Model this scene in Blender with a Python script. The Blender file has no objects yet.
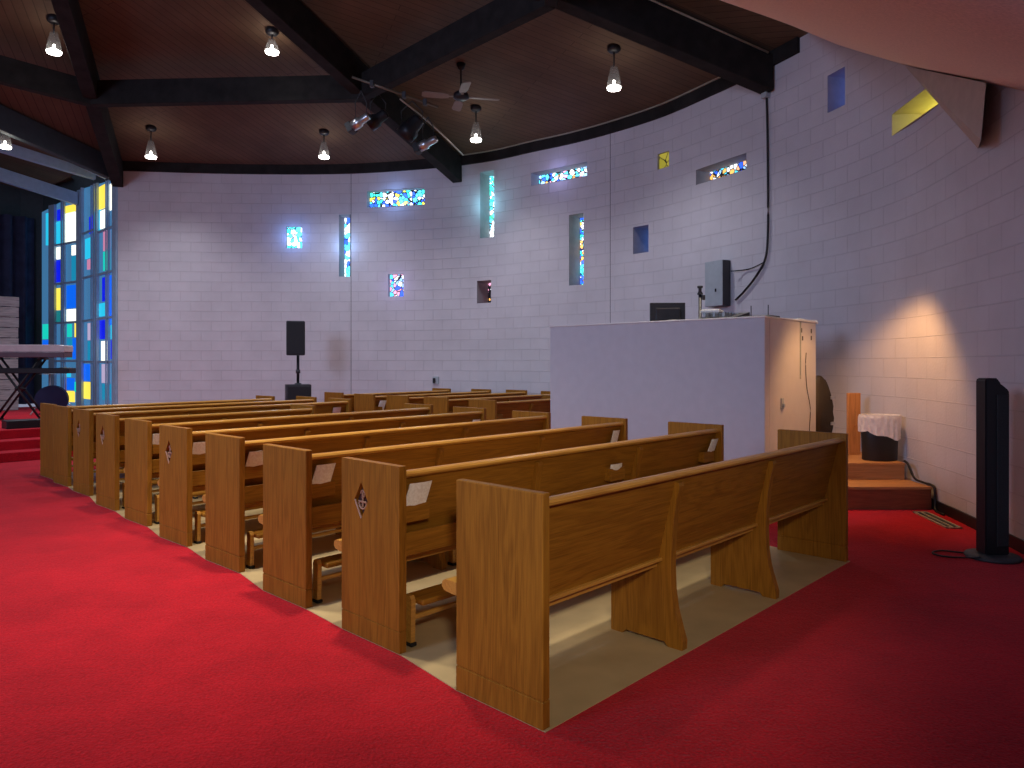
import bpy, bmesh, math, random
from mathutils import Vector, Matrix
random.seed(7)
S = bpy.context.scene
COL = S.collection
F, HY, H = 718.0, 363.3, 1.478          # focal length and horizon in pixels, eye height in metres


# ---------------------------------------------------------------- helpers
def ray(px, py):
    return Vector(((px - 512) / F, 1.0, (HY - py) / F))


def at(px, py, Y):
    r = ray(px, py) * Y
    return Vector((r.x, r.y, r.z + H))


def on_floor(px, py, z=0.0):
    Y = F * (H - z) / (py - HY)
    return at(px, py, Y)


def obj(name, bm, mat=None, parent=None, smooth=False, loc=None, rotz=0.0):
    me = bpy.data.meshes.new(name)
    bmesh.ops.recalc_face_normals(bm, faces=bm.faces) if not bm.faces.layers.int.get('keep') else None
    bm.to_mesh(me)
    bm.free()
    if smooth:
        for p in me.polygons:
            p.use_smooth = True
    o = bpy.data.objects.new(name, me)
    COL.objects.link(o)
    if mat:
        for m in (mat if isinstance(mat, (list, tuple)) else [mat]):
            me.materials.append(m)
    if parent:
        o.parent = parent
    if loc is not None:
        o.location = loc
    o.rotation_euler.z = rotz
    return o


def tag(o, label, cat, group=None, kind=None):
    if kind:
        o['kind'] = kind
    if label:
        o['label'] = label
    if cat:
        o['category'] = cat
    if group:
        o['group'] = group
    return o


def thing(name, label, cat, loc=(0, 0, 0), rotz=0.0, group=None):
    o = bpy.data.objects.new(name, None)
    o.empty_display_size = 0.1
    COL.objects.link(o)
    o.location = loc
    o.rotation_euler.z = rotz
    return tag(o, label, cat, group)


def struct(o):
    o['kind'] = 'structure'
    return o


def bx(bm, x0, x1, y0, y1, z0, z1, bev=0.0, seg=2, M=None):
    vs = [bm.verts.new((x, y, z)) for z in (z0, z1) for y in (y0, y1) for x in (x0, x1)]
    q = [(0, 2, 3, 1), (4, 5, 7, 6), (0, 1, 5, 4), (2, 6, 7, 3), (0, 4, 6, 2), (1, 3, 7, 5)]
    fs = [bm.faces.new([vs[i] for i in f]) for f in q]
    if bev:
        es = list({e for f in fs for e in f.edges})
        r = bmesh.ops.bevel(bm, geom=es, offset=bev, segments=seg, profile=0.5, affect='EDGES')
        vs = list({v for v in r['verts']} | {v for v in vs if v.is_valid})
    if M is not None:
        bmesh.ops.transform(bm, matrix=M, verts=vs)
    return vs


def box(*a, **k):
    bm = bmesh.new()
    bx(bm, *a, **k)
    return bm


def prism(bm, poly, ax, a0, a1, M=None):
    """extrude a 2-d polygon along axis ax (0 x,1 y,2 z)"""
    def P(p, a):
        return {0: (a, p[0], p[1]), 1: (p[0], a, p[1]), 2: (p[0], p[1], a)}[ax]
    A = [bm.verts.new(P(p, a0)) for p in poly]
    B = [bm.verts.new(P(p, a1)) for p in poly]
    n = len(poly)
    bm.faces.new(A)
    bm.faces.new(B[::-1])
    for i in range(n):
        bm.faces.new((A[i], B[i], B[(i + 1) % n], A[(i + 1) % n]))
    if M is not None:
        bmesh.ops.transform(bm, matrix=M, verts=A + B)
    return A + B


def tube(bm, pts, r, n=8, caps=True):
    pts = [Vector(p) for p in pts]
    rings = []
    up = Vector((0, 0, 1))
    for i, p in enumerate(pts):
        d = (pts[min(i + 1, len(pts) - 1)] - pts[max(i - 1, 0)]).normalized()
        a = d.cross(up)
        if a.length < 1e-3:
            a = d.cross(Vector((1, 0, 0)))
        a.normalize()
        b = d.cross(a).normalized()
        rr = r[i] if isinstance(r, (list, tuple)) else r
        rings.append([bm.verts.new(p + (a * math.cos(t) + b * math.sin(t)) * rr)
                      for t in [2 * math.pi * k / n for k in range(n)]])
    for A, B in zip(rings, rings[1:]):
        for k in range(n):
            bm.faces.new((A[k], A[(k + 1) % n], B[(k + 1) % n], B[k]))
    if caps:
        bm.faces.new(rings[0])
        bm.faces.new(rings[-1][::-1])


def lathe(bm, prof, n=24, M=None, sx=1.0, sy=1.0):
    """profile of (radius, z)"""
    allv = []
    rings = []
    for r, z in prof:
        if r < 1e-5:
            v = [bm.verts.new((0, 0, z))]
        else:
            v = [bm.verts.new((r * sx * math.cos(2 * math.pi * k / n), r * sy * math.sin(2 * math.pi * k / n), z)) for k in range(n)]
        rings.append(v)
        allv += v
    for A, B in zip(rings, rings[1:]):
        for k in range(n):
            a, b = A[k % len(A)], A[(k + 1) % len(A)]
            c, d = B[(k + 1) % len(B)], B[k % len(B)]
            u = []
            for v in (a, b, c, d):
                if v not in u:
                    u.append(v)
            if len(u) > 2:
                bm.faces.new(u)
    if M is not None:
        bmesh.ops.transform(bm, matrix=M, verts=allv)
    return allv


def T(x, y, z):
    return Matrix.Translation((x, y, z))


def RZ(a):
    return Matrix.Rotation(a, 4, 'Z')


def catmull(P, per=8):
    P = [Vector(p) for p in P]
    Q = [P[0] * 2 - P[1]] + P + [P[-1] * 2 - P[-2]]
    out = []
    for i in range(1, len(Q) - 2):
        a, b, c, d = Q[i - 1:i + 3]
        for k in range(per):
            t = k / per
            out.append(0.5 * ((2 * b) + (c - a) * t + (2 * a - 5 * b + 4 * c - d) * t * t + (3 * b - a - 3 * c + d) * t ** 3))
    out.append(P[-1])
    return out


# ---------------------------------------------------------------- materials
def new_mat(name):
    m = bpy.data.materials.new(name)
    m.use_nodes = True
    nt = m.node_tree
    b = nt.nodes['Principled BSDF']
    return m, nt, b


def N(nt, kind, **kw):
    n = nt.nodes.new(kind)
    for k, v in kw.items():
        if k in n.inputs:
            n.inputs[k].default_value = v
        else:
            setattr(n, k, v)
    return n


def ramp(nt, stops):
    r = nt.nodes.new('ShaderNodeValToRGB')
    el = r.color_ramp.elements
    while len(el) < len(stops):
        el.new(0.5)
    for e, (p, c) in zip(el, stops):
        e.position = p
        e.color = (*c, 1)
    return r


def mat_plain(name, col, rough=0.6, metal=0.0, noise=0.08, scale=8.0, bump=0.0, spec=0.4):
    m, nt, b = new_mat(name)
    tc = N(nt, 'ShaderNodeTexCoord')
    nz = N(nt, 'ShaderNodeTexNoise', Scale=scale, Detail=4.0)
    nt.links.new(tc.outputs['Object'], nz.inputs['Vector'])
    r = ramp(nt, [(0.3, tuple(c * (1 - noise) for c in col)), (0.7, tuple(min(1, c * (1 + noise)) for c in col))])
    nt.links.new(nz.outputs['Fac'], r.inputs['Fac'])
    nt.links.new(r.outputs['Color'], b.inputs['Base Color'])
    b.inputs['Roughness'].default_value = rough
    b.inputs['Metallic'].default_value = metal
    b.inputs['Specular IOR Level'].default_value = spec
    if bump:
        bp = N(nt, 'ShaderNodeBump', Strength=bump, Distance=0.01)
        nt.links.new(nz.outputs['Fac'], bp.inputs['Height'])
        nt.links.new(bp.outputs['Normal'], b.inputs['Normal'])
    return m


def mat_wood(name, base, dark, axis, rough=0.46, gs=1.0, spec=0.22):
    """oak: long fibres along axis (0 x, 2 z), cathedral bands, random shift per object"""
    m, nt, b = new_mat(name)
    tc = N(nt, 'ShaderNodeTexCoord')
    oi = N(nt, 'ShaderNodeObjectInfo')
    off = N(nt, 'ShaderNodeVectorMath', operation='MULTIPLY_ADD')
    off.inputs[1].default_value = (0, 0, 0)
    comb = N(nt, 'ShaderNodeCombineXYZ')
    mul = N(nt, 'ShaderNodeMath', operation='MULTIPLY')
    mul.inputs[1].default_value = 37.0
    nt.links.new(oi.outputs['Random'], mul.inputs[0])
    for k in range(3):
        nt.links.new(mul.outputs[0], comb.inputs[k])
    add = N(nt, 'ShaderNodeVectorMath', operation='ADD')
    nt.links.new(tc.outputs['Object'], add.inputs[0])
    nt.links.new(comb.outputs[0], add.inputs[1])
    mp = N(nt, 'ShaderNodeMapping')
    sc = [9.0 * gs] * 3
    sc[axis] = 0.8 * gs
    mp.inputs['Scale'].default_value = sc
    nt.links.new(add.outputs[0], mp.inputs['Vector'])
    n1 = N(nt, 'ShaderNodeTexNoise', Scale=1.0, Detail=3.0, Distortion=1.2)
    nt.links.new(mp.outputs[0], n1.inputs['Vector'])
    wv = N(nt, 'ShaderNodeMath', operation='MULTIPLY')
    wv.inputs[1].default_value = 34.0
    nt.links.new(n1.outputs['Fac'], wv.inputs[0])
    sn = N(nt, 'ShaderNodeMath', operation='SINE')
    nt.links.new(wv.outputs[0], sn.inputs[0])
    mp2 = N(nt, 'ShaderNodeMapping')
    sc = [170.0 * gs] * 3
    sc[axis] = 5.0 * gs
    mp2.inputs['Scale'].default_value = sc
    nt.links.new(add.outputs[0], mp2.inputs['Vector'])
    n2 = N(nt, 'ShaderNodeTexNoise', Scale=1.0, Detail=2.0)
    nt.links.new(mp2.outputs[0], n2.inputs['Vector'])
    mix = N(nt, 'ShaderNodeMath', operation='MULTIPLY_ADD')
    mix.inputs[1].default_value = 0.14
    nt.links.new(sn.outputs[0], mix.inputs[0])
    nt.links.new(n2.outputs['Fac'], mix.inputs[2])
    r = ramp(nt, [(0.12, dark), (0.80, base)])
    nt.links.new(mix.outputs[0], r.inputs['Fac'])
    nt.links.new(r.outputs['Color'], b.inputs['Base Color'])
    b.inputs['Roughness'].default_value = rough
    b.inputs['Specular IOR Level'].default_value = spec
    bp = N(nt, 'ShaderNodeBump', Strength=0.15, Distance=0.003)
    nt.links.new(mix.outputs[0], bp.inputs['Height'])
    nt.links.new(bp.outputs['Normal'], b.inputs['Normal'])
    return m


def mat_brick(name, c1, c2, mort, bw, rh, ms, bump, rough=0.85, noise_amt=0.12):
    m, nt, b = new_mat(name)
    uv = N(nt, 'ShaderNodeUVMap')
    br = N(nt, 'ShaderNodeTexBrick')
    br.offset = 0.5
    for k, v in {'Color1': (*c1, 1), 'Color2': (*c2, 1), 'Mortar': (*mort, 1), 'Scale': 1.0, 'Mortar Size': ms,
                 'Mortar Smooth': 0.4, 'Bias': 0.0, 'Brick Width': bw, 'Row Height': rh}.items():
        br.inputs[k].default_value = v
    nt.links.new(uv.outputs[0], br.inputs['Vector'])
    nz = N(nt, 'ShaderNodeTexNoise', Scale=1.3, Detail=6.0, Roughness=0.6)
    nt.links.new(uv.outputs[0], nz.inputs['Vector'])
    mx = N(nt, 'ShaderNodeMix', data_type='RGBA', blend_type='MULTIPLY')
    mx.inputs['Factor'].default_value = 1.0
    r = ramp(nt, [(0.3, (1 - noise_amt,) * 3), (0.7, (1, 1, 1))])
    nt.links.new(nz.outputs['Fac'], r.inputs['Fac'])
    nt.links.new(br.outputs['Color'], mx.inputs['A'])
    nt.links.new(r.outputs['Color'], mx.inputs['B'])
    nt.links.new(mx.outputs['Result'], b.inputs['Base Color'])
    b.inputs['Roughness'].default_value = rough
    b.inputs['Specular IOR Level'].default_value = 0.25
    n2 = N(nt, 'ShaderNodeTexNoise', Scale=34.0, Detail=3.0)
    nt.links.new(uv.outputs[0], n2.inputs['Vector'])
    h = N(nt, 'ShaderNodeMath', operation='MULTIPLY_ADD')
    h.inputs[1].default_value = -1.0
    nt.links.new(br.outputs['Fac'], h.inputs[0])
    h2 = N(nt, 'ShaderNodeMath', operation='MULTIPLY')
    h2.inputs[1].default_value = 0.35
    nt.links.new(n2.outputs['Fac'], h2.inputs[0])
    nt.links.new(h2.outputs[0], h.inputs[2])
    bp = N(nt, 'ShaderNodeBump', Strength=bump, Distance=0.012)
    nt.links.new(h.outputs[0], bp.inputs['Height'])
    nt.links.new(bp.outputs['Normal'], b.inputs['Normal'])
    return m


def mat_emit(name, col, strength):
    m, nt, b = new_mat(name)
    b.inputs['Base Color'].default_value = (*[c * 0.3 for c in col], 1)
    b.inputs['Emission Color'].default_value = (*col, 1)
    b.inputs['Emission Strength'].default_value = strength
    b.inputs['Roughness'].default_value = 0.25
    return m


def mat_stained(name, cols, strength, scale=14.0, lead=0.05):
    """leaded dalle glass: random coloured chunks between dark leads, daylight behind"""
    m, nt, b = new_mat(name)
    uv = N(nt, 'ShaderNodeUVMap')
    v1 = N(nt, 'ShaderNodeTexVoronoi', Scale=scale)
    v2 = N(nt, 'ShaderNodeTexVoronoi', Scale=scale, feature='DISTANCE_TO_EDGE')
    nt.links.new(uv.outputs[0], v1.inputs['Vector'])
    nt.links.new(uv.outputs[0], v2.inputs['Vector'])
    sep = N(nt, 'ShaderNodeSeparateColor')
    nt.links.new(v1.outputs['Color'], sep.inputs[0])
    r = ramp(nt, [(i / len(cols), c) for i, c in enumerate(cols)])
    r.color_ramp.interpolation = 'CONSTANT'
    nt.links.new(sep.outputs[0], r.inputs['Fac'])
    gt = N(nt, 'ShaderNodeMath', operation='GREATER_THAN')
    gt.inputs[1].default_value = lead
    nt.links.new(v2.outputs['Distance'], gt.inputs[0])
    st = N(nt, 'ShaderNodeMath', operation='MULTIPLY')
    st.inputs[1].default_value = strength
    nt.links.new(gt.outputs[0], st.inputs[0])
    nt.links.new(r.outputs['Color'], b.inputs['Emission Color'])
    nt.links.new(st.outputs[0], b.inputs['Emission Strength'])
    b.inputs['Base Color'].default_value = (0.03, 0.03, 0.04, 1)
    b.inputs['Roughness'].default_value = 0.3
    return m


def mat_carpet(name, c0, c1):
    m, nt, b = new_mat(name)
    tc = N(nt, 'ShaderNodeTexCoord')
    n1 = N(nt, 'ShaderNodeTexNoise', Scale=1.3, Detail=8.0, Roughness=0.72)
    n2 = N(nt, 'ShaderNodeTexNoise', Scale=75.0, Detail=3.0)
    n3 = N(nt, 'ShaderNodeTexNoise', Scale=22.0, Detail=3.0)
    for n in (n1, n2, n3):
        nt.links.new(tc.outputs['Object'], n.inputs['Vector'])
    a = N(nt, 'ShaderNodeMath', operation='MULTIPLY_ADD')
    a.inputs[1].default_value = 0.60
    nt.links.new(n2.outputs['Fac'], a.inputs[0])
    h = N(nt, 'ShaderNodeMath', operation='MULTIPLY')
    h.inputs[1].default_value = 0.60
    nt.links.new(n1.outputs['Fac'], h.inputs[0])
    nt.links.new(h.outputs[0], a.inputs[2])
    r = ramp(nt, [(0.40, c0), (0.78, c1)])
    nt.links.new(a.outputs[0], r.inputs['Fac'])
    nt.links.new(r.outputs['Color'], b.inputs['Base Color'])
    b.inputs['Roughness'].default_value = 0.95
    b.inputs['Specular IOR Level'].default_value = 0.1
    b.inputs['Sheen Weight'].default_value = 0.14
    b.inputs['Sheen Tint'].default_value = (1, 0.35, 0.4, 1)
    a2 = N(nt, 'ShaderNodeMath', operation='ADD')
    nt.links.new(n2.outputs['Fac'], a2.inputs[0])
    nt.links.new(n3.outputs['Fac'], a2.inputs[1])
    bp = N(nt, 'ShaderNodeBump', Strength=0.7, Distance=0.012)
    nt.links.new(a2.outputs[0], bp.inputs['Height'])
    nt.links.new(bp.outputs['Normal'], b.inputs['Normal'])
    return m


OAK, OAKD = (0.37, 0.162, 0.018), (0.21, 0.084, 0.009)
M = {}
M['oak_v'] = mat_wood('oak_vertical', OAK, OAKD, 2)
M['oak_h'] = mat_wood('oak_lengthwise', OAK, OAKD, 0)
M['oak_rail'] = mat_wood('oak_rail', (0.62, 0.33, 0.060), (0.42, 0.19, 0.035), 0, rough=0.3, spec=0.5)
M['pine'] = mat_wood('pine_step', (0.55, 0.27, 0.10), (0.36, 0.16, 0.055), 0, rough=0.5)
M['pine_v'] = mat_wood('pine_plank', (0.60, 0.27, 0.09), (0.40, 0.17, 0.05), 2, rough=0.6)
M['redwood'] = mat_wood('stained_riser', (0.30, 0.09, 0.04), (0.18, 0.05, 0.025), 0, rough=0.5)
M['pallet'] = mat_wood('weathered_plank', (0.55, 0.52, 0.48), (0.22, 0.21, 0.20), 0, rough=0.8)
M['block'] = mat_brick('painted_block', (0.67, 0.645, 0.665), (0.655, 0.63, 0.65), (0.60, 0.575, 0.595), 0.44, 0.22, 0.006, 0.6)
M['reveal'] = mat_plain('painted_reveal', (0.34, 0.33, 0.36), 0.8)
M['plank_ceiling'] = mat_brick('ceiling_planks', (0.150, 0.096, 0.058), (0.135, 0.086, 0.052), (0.075, 0.048, 0.030), 5.0, 0.14, 0.008, 0.25, 0.7, 0.3)
M['beam'] = mat_plain('dark_stained_beam', (0.024, 0.022, 0.020), 0.8, noise=0.25, scale=5, spec=0.12)
M['soffit'] = mat_plain('peach_plaster', (0.90, 0.66, 0.54), 0.9, noise=0.10, scale=60, bump=0.35)
M['fin'] = mat_plain('bare_plaster', (0.52, 0.44, 0.37), 0.9)
M['carpet'] = mat_carpet('red_carpet', (0.27, 0.006, 0.010), (0.60, 0.012, 0.022))
M['vinyl'] = mat_plain('beige_vinyl_tile', (0.50, 0.39, 0.20), 0.45, noise=0.14, scale=3, spec=0.4)
M['white'] = mat_plain('white_paint', (0.66, 0.65, 0.68), 0.75, noise=0.03)
M['cap'] = mat_plain('white_cap', (0.85, 0.83, 0.80), 0.5, noise=0.03)
M['paper'] = mat_plain('printed_paper', (0.95, 0.91, 0.83), 0.8, noise=0.14, scale=70)
M['paper_pink'] = mat_plain('pink_paper', (0.72, 0.48, 0.42), 0.8, noise=0.12, scale=70)
M['black'] = mat_plain('black_plastic', (0.013, 0.013, 0.015), 0.45)
M['grille'] = mat_plain('speaker_grille', (0.022, 0.024, 0.026), 0.7, noise=0.5, scale=160)
M['dark'] = mat_plain('dark_grey', (0.045, 0.047, 0.05), 0.5)
M['rubber'] = mat_plain('rubber', (0.015, 0.014, 0.013), 0.9)
M['steel'] = mat_plain('brushed_steel', (0.62, 0.62, 0.62), 0.3, metal=0.9)
M['greymetal'] = mat_plain('grey_enamel', (0.42, 0.47, 0.49), 0.45, metal=0.1)
M['liner'] = mat_plain('white_bin_liner', (0.80, 0.78, 0.75), 0.35, noise=0.1, scale=20, bump=0.6)
M['bin'] = mat_plain('dark_bin', (0.022, 0.02, 0.017), 0.5)
M['curtain'] = mat_plain('navy_curtain', (0.028, 0.035, 0.075), 0.9, noise=0.3, scale=4)
M['mullion'] = mat_plain('grey_blue_frame', (0.36, 0.52, 0.66), 0.5)  # blue bounce from the panes is put into the base colour
M['frosted'] = mat_emit('frosted_blue_glass', (0.06, 0.21, 0.42), 0.75)
M['bronze'] = mat_plain('dull_bronze', (0.16, 0.13, 0.09), 0.4, metal=0.5)
M['header'] = mat_plain('dark_teal_boarding', (0.05, 0.07, 0.075), 0.7)
M['ivory'] = mat_plain('ivory_brass', (0.50, 0.47, 0.36), 0.4, metal=0.3)
M['bulb'] = mat_emit('lit_lamp', (1.0, 0.93, 0.85), 14.0)
M['fanblade'] = mat_plain('pale_fan_blade', (0.24, 0.18, 0.14), 0.5)
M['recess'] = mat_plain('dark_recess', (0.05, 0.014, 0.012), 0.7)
M['carve'] = mat_plain('carved_relief', (0.40, 0.23, 0.14), 0.5)
M['keybed'] = mat_plain('keyboard_body', (0.62, 0.57, 0.55), 0.5)
M['plum'] = mat_plain('plum_keyslip', (0.13, 0.09, 0.11), 0.5)
M['navy'] = mat_plain('navy_drum_shell', (0.008, 0.012, 0.04), 0.3)
M['case'] = mat_plain('brown_black_case', (0.05, 0.036, 0.022), 0.6)
gl, nt, b = new_mat('clear_glass')
b.inputs['Base Color'].default_value = (0.25, 0.25, 0.25, 1)
b.inputs['Alpha'].default_value = 0.10
b.inputs['Roughness'].default_value = 0.35
b.inputs['Specular IOR Level'].default_value = 0.1
M['glass'] = gl

# ---------------------------------------------------------------- wall curve
WP = [(-8.69, 15.83), (-6.09, 16.10), (-3.67, 16.08), (-1.675, 15.62), (-0.46, 15.09), (0.36, 14.47), (1.12, 13.91),
      (1.81, 13.28), (2.59, 12.38), (3.17, 11.39), (3.43, 10.90), (3.78, 10.15), (4.12, 9.30), (4.30, 8.50), (4.34, 7.80),
      (4.25, 7.05), (4.12, 6.30), (3.97, 5.53), (3.72, 4.60), (3.40, 3.60), (3.15, 2.2), (3.05, 0.5), (2.6, -1.4), (1.2, -2.8), (-1.0, -3.4), (-3.8, -3.6)]
WC = catmull([(x, y, 0) for x, y in WP], 24)
SL = [0.0]
for a_, b_ in zip(WC, WC[1:]):
    SL.append(SL[-1] + (b_ - a_).length)


def wpos(s):
    s = max(0.0, min(SL[-1] - 1e-6, s))
    lo, hi = 0, len(SL) - 1
    while hi - lo > 1:
        m_ = (lo + hi) // 2
        if SL[m_] <= s:
            lo = m_
        else:
            hi = m_
    t = (s - SL[lo]) / (SL[hi] - SL[lo])
    return WC[lo].lerp(WC[hi], t)


def wout(s):
    d = (wpos(s + 0.05) - wpos(s - 0.05)).normalized()
    return Vector((-d.y, d.x, 0)) if d.x * 1 > -2 and (-d.y * (wpos(s).x + 4.6) + d.x * (wpos(s).y - 7)) > 0 else Vector((d.y, -d.x, 0))


def s_at(px):
    k = (px - 512) / F
    lo, hi = 0.0, SL[-1]
    for _ in range(60):
        m_ = (lo + hi) / 2
        p = wpos(m_)
        if p.y <= 0.3 or p.x / p.y > k:
            hi = m_
        else:
            lo = m_
    return lo


def wz(px, py):
    return H + (HY - py) / F * wpos(s_at(px)).y


ZW, ZC = 5.72, 5.92

CY, TE, BL, WH, PK, AM, YE, GR, LB = ((0.1, 0.75, 1.0), (0.05, 0.8, 0.65), (0.03, 0.12, 0.9), (0.9, 0.95, 1.0), (0.95, 0.4, 0.6),
                                      (1.0, 0.5, 0.12), (0.9, 0.75, 0.08), (0.1, 0.55, 0.25), (0.3, 0.55, 1.0))
# px0, px1, py0, py1 (centre column), depth, colours, strength, scale, lead
WIN = [
    (286, 302, 226.5, 248, 0.10, (CY, WH, TE, CY, WH), 2.4, 11, 0.05),
    (339, 350.5, 214.5, 276.5, 0.40, (WH, CY, CY, WH, BL), 2.4, 9, 0.04),
    (367, 424.5, 189.5, 206, 0.16, (WH, CY, TE, YE, CY, BL, WH), 2.6, 11, 0.09),
    (388, 403.5, 274, 296.5, 0.12, (PK, WH, CY, LB, BL, PK), 1.8, 10, 0.06),
    (480, 494, 171, 237.5, 0.42, (WH, TE, CY, WH, GR), 2.6, 13, 0.06),
    (477, 491, 280.5, 303, 0.48, (PK, WH, AM, PK), 1.6, 11, 0.16),
    (531, 587, 164, 186, 0.30, (CY, WH, LB, AM, CY, WH, BL, PK), 2.6, 12, 0.08),
    (569, 583.5, 214, 285, 0.40, (CY, AM, WH, TE, BL, YE), 2.6, 14, 0.07),
    (633, 648.5, 226, 253, 0.60, ((0.05, 0.14, 0.5), (0.08, 0.2, 0.6)), 3.0, 5, 0.0),
    (657.5, 669, 152.5, 168, 0.05, (YE, (0.75, 0.65, 0.05), YE), 0.42, 6, 0.04),
    (696, 746.5, 154.5, 185, 0.32, (LB, WH, AM, CY, BL, (0.9, 0.45, 0.25)), 1.6, 13, 0.09),
    (827.5, 845, 71, 113, 0.42, ((0.05, 0.08, 0.3), (0.07, 0.11, 0.4)), 4.0, 5, 0.0),
    (892, 946, 91, 134, 0.38, ((0.8, 0.6, 0.06), (0.6, 0.4, 0.04), YE), 5.0, 3, 0.0),
]
WREC = []
for i, w in enumerate(WIN):
    s0, s1 = s_at(w[0]), s_at(w[1])
    pc = (w[0] + w[1]) / 2
    yc = (wpos(s0).y + wpos(s1).y) / 2
    if i in (10, 6):                      # slanting in the photo: top and bottom read at the left edge
        ly = wpos(s0).y
        z0, z1 = (H + (HY - w[3]) / F * ly, H + (HY - (w[3] - (13 if i == 6 else 15))) / F * ly)
    elif i == 11:
        ly = wpos(s0).y
        z0, z1 = H + (HY - 113) / F * ly, H + (HY - 76) / F * ly
    elif i == 12:
        ly = wpos(s0).y
        z0, z1 = H + (HY - 136) / F * ly, H + (HY - 114.5) / F * ly
    else:
        z0, z1 = H + (HY - w[3]) / F * yc, H + (HY - w[2]) / F * yc
    WREC.append((s0, s1, z0, z1))


def wall_piece(name, s0, s1, z_top):
    bm = bmesh.new()
    uvl = bm.loops.layers.uv.new('UVMap')
    holes = [r for r in WREC if r[0] >= s0 - 1e-4 and r[1] <= s1 + 1e-4]
    n = max(2, int((s1 - s0) / 0.16))
    ss = sorted({round(s0 + (s1 - s0) * k / n, 4) for k in range(n + 1)} | {round(v, 4) for r in holes for v in r[:2]})
    ss = [ss[0]] + [b for a, b in zip(ss, ss[1:]) if b - a > 2e-4]
    zz = sorted({0.0, z_top} | {round(v, 4) for r in holes for v in r[2:]})
    V = [[bm.verts.new((*wpos(s).xy, z)) for z in zz] for s in ss]
    for i in range(len(ss) - 1):
        for j in range(len(zz) - 1):
            sm, zm = (ss[i] + ss[i + 1]) / 2, (zz[j] + zz[j + 1]) / 2
            if any(r[0] < sm < r[1] and r[2] < zm < r[3] for r in holes):
                continue
            f = bm.faces.new((V[i][j], V[i + 1][j], V[i + 1][j + 1], V[i][j + 1]))
            f.smooth = True
            for lp, (a, c) in zip(f.loops, ((ss[i], zz[j]), (ss[i + 1], zz[j]), (ss[i + 1], zz[j + 1]), (ss[i], zz[j + 1]))):
                lp[uvl].uv = (a, c)
    bmesh.ops.remove_doubles(bm, verts=bm.verts, dist=1e-5)
    return struct(obj(name, bm, M['block']))


J1, J2 = s_at(350.8), s_at(610)
wall_piece('wall_left', 0.0, J1, ZC)
wall_piece('wall_back', J1 + 0.012, J2, ZC)
wall_piece('wall_right', J2 + 0.012, SL[-1], ZC)
for k, j in enumerate((J1, J2)):
    bm = bmesh.new()
    p, o_ = wpos(j + 0.006), wout(j)
    d = Vector((-o_.y, o_.x, 0))
    bx(bm, -0.03, 0.03, 0.006, 0.03, 0, ZW, M=Matrix(((d.x, o_.x, 0, p.x), (d.y, o_.y, 0, p.y), (0, 0, 1, 0), (0, 0, 0, 1))))
    struct(obj('trim_%d' % (k + 1), bm, M['dark']))

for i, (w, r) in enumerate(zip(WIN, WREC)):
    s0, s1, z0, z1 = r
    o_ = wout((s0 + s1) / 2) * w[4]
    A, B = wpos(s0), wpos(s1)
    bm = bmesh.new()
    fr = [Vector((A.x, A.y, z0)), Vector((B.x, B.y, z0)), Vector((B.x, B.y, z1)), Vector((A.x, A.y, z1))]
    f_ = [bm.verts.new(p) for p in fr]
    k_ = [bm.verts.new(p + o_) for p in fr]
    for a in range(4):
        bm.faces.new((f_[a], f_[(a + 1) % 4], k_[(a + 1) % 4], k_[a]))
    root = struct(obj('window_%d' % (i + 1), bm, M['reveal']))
    bm = bmesh.new()
    uvl = bm.loops.layers.uv.new('UVMap')
    q = [bm.verts.new(p + o_ * 0.97) for p in fr]
    f = bm.faces.new(q)
    L_, h_ = (B - A).length, z1 - z0
    for lp, uv in zip(f.loops, ((0, 0), (L_, 0), (L_, h_), (0, h_))):
        lp[uvl].uv = (uv[0] + i * 3.1, uv[1])
    obj('pane', bm, mat_stained('stained_glass_%d' % i, w[5], w[6], w[7], w[8]), root)

# cornice board along the top of the wall, black baseboard low on the right
def strip_along(name, s0, s1, off, z0, z1, th, mat, step=0.2):
    bm = bmesh.new()
    n = max(2, int((s1 - s0) / step))
    rows = []
    for k in range(n + 1):
        s = s0 + (s1 - s0) * k / n
        p, o_ = wpos(s), wout(s)
        a = p - o_ * (off + th)
        c = p - o_ * off
        rows.append([bm.verts.new((q.x, q.y, z)) for q, z in ((a, z0), (a, z1), (c, z1), (c, z0))])
    for A, B in zip(rows, rows[1:]):
        for k in range(4):
            bm.faces.new((A[k], A[(k + 1) % 4], B[(k + 1) % 4], B[k]))
    bm.faces.new(rows[0])
    bm.faces.new(rows[-1][::-1])
    return struct(obj(name, bm, mat))


strip_along('trim_3', 0.0, s_at(800), 0.002, ZW, ZC + 0.02, 0.05, M['beam'])
strip_along('baseboard_right', s_at(928), s_at(1024) + 1.5, 0.002, 0.0, 0.10, 0.02, M['black'])

# ---------------------------------------------------------------- roof
AP = Vector((-4.95, 6.75, 7.67))
RIM = [Vector((*wpos(SL[-1] * k / 90).xy, ZC)) for k in range(91) if wpos(SL[-1] * k / 90).y > 5.0]
W1, W2, W5 = wpos(0.0), wpos(s_at(458)), wpos(s_at(770))
W0 = Vector((-13.3, 10.2, 0))
RIM = [Vector((-9.9, -1.0, ZC)), Vector((-13.6, 4.6, ZC)), Vector((-12.4, 8.2, 5.95)), Vector((-10.1, 10.6, 6.50))] + RIM + [Vector((4.0, 4.0, ZC)), Vector((3.6, 1.0, ZC)), Vector((-0.5, -2.2, ZC))]


def sector_dir(p):
    ang = math.degrees(math.atan2(p.y - AP.y, p.x - AP.x))
    for hi, w in ((20.0, (3.2, 2.9)), (65.5, W5), (112.0, W2), (165.0, W1)):
        if ang < hi:
            w = Vector((w[0], w[1], 0))
            return (Vector((w.x - AP.x, w.y - AP.y, 0))).normalized()
    return Vector((-1, 0, 0))


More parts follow.
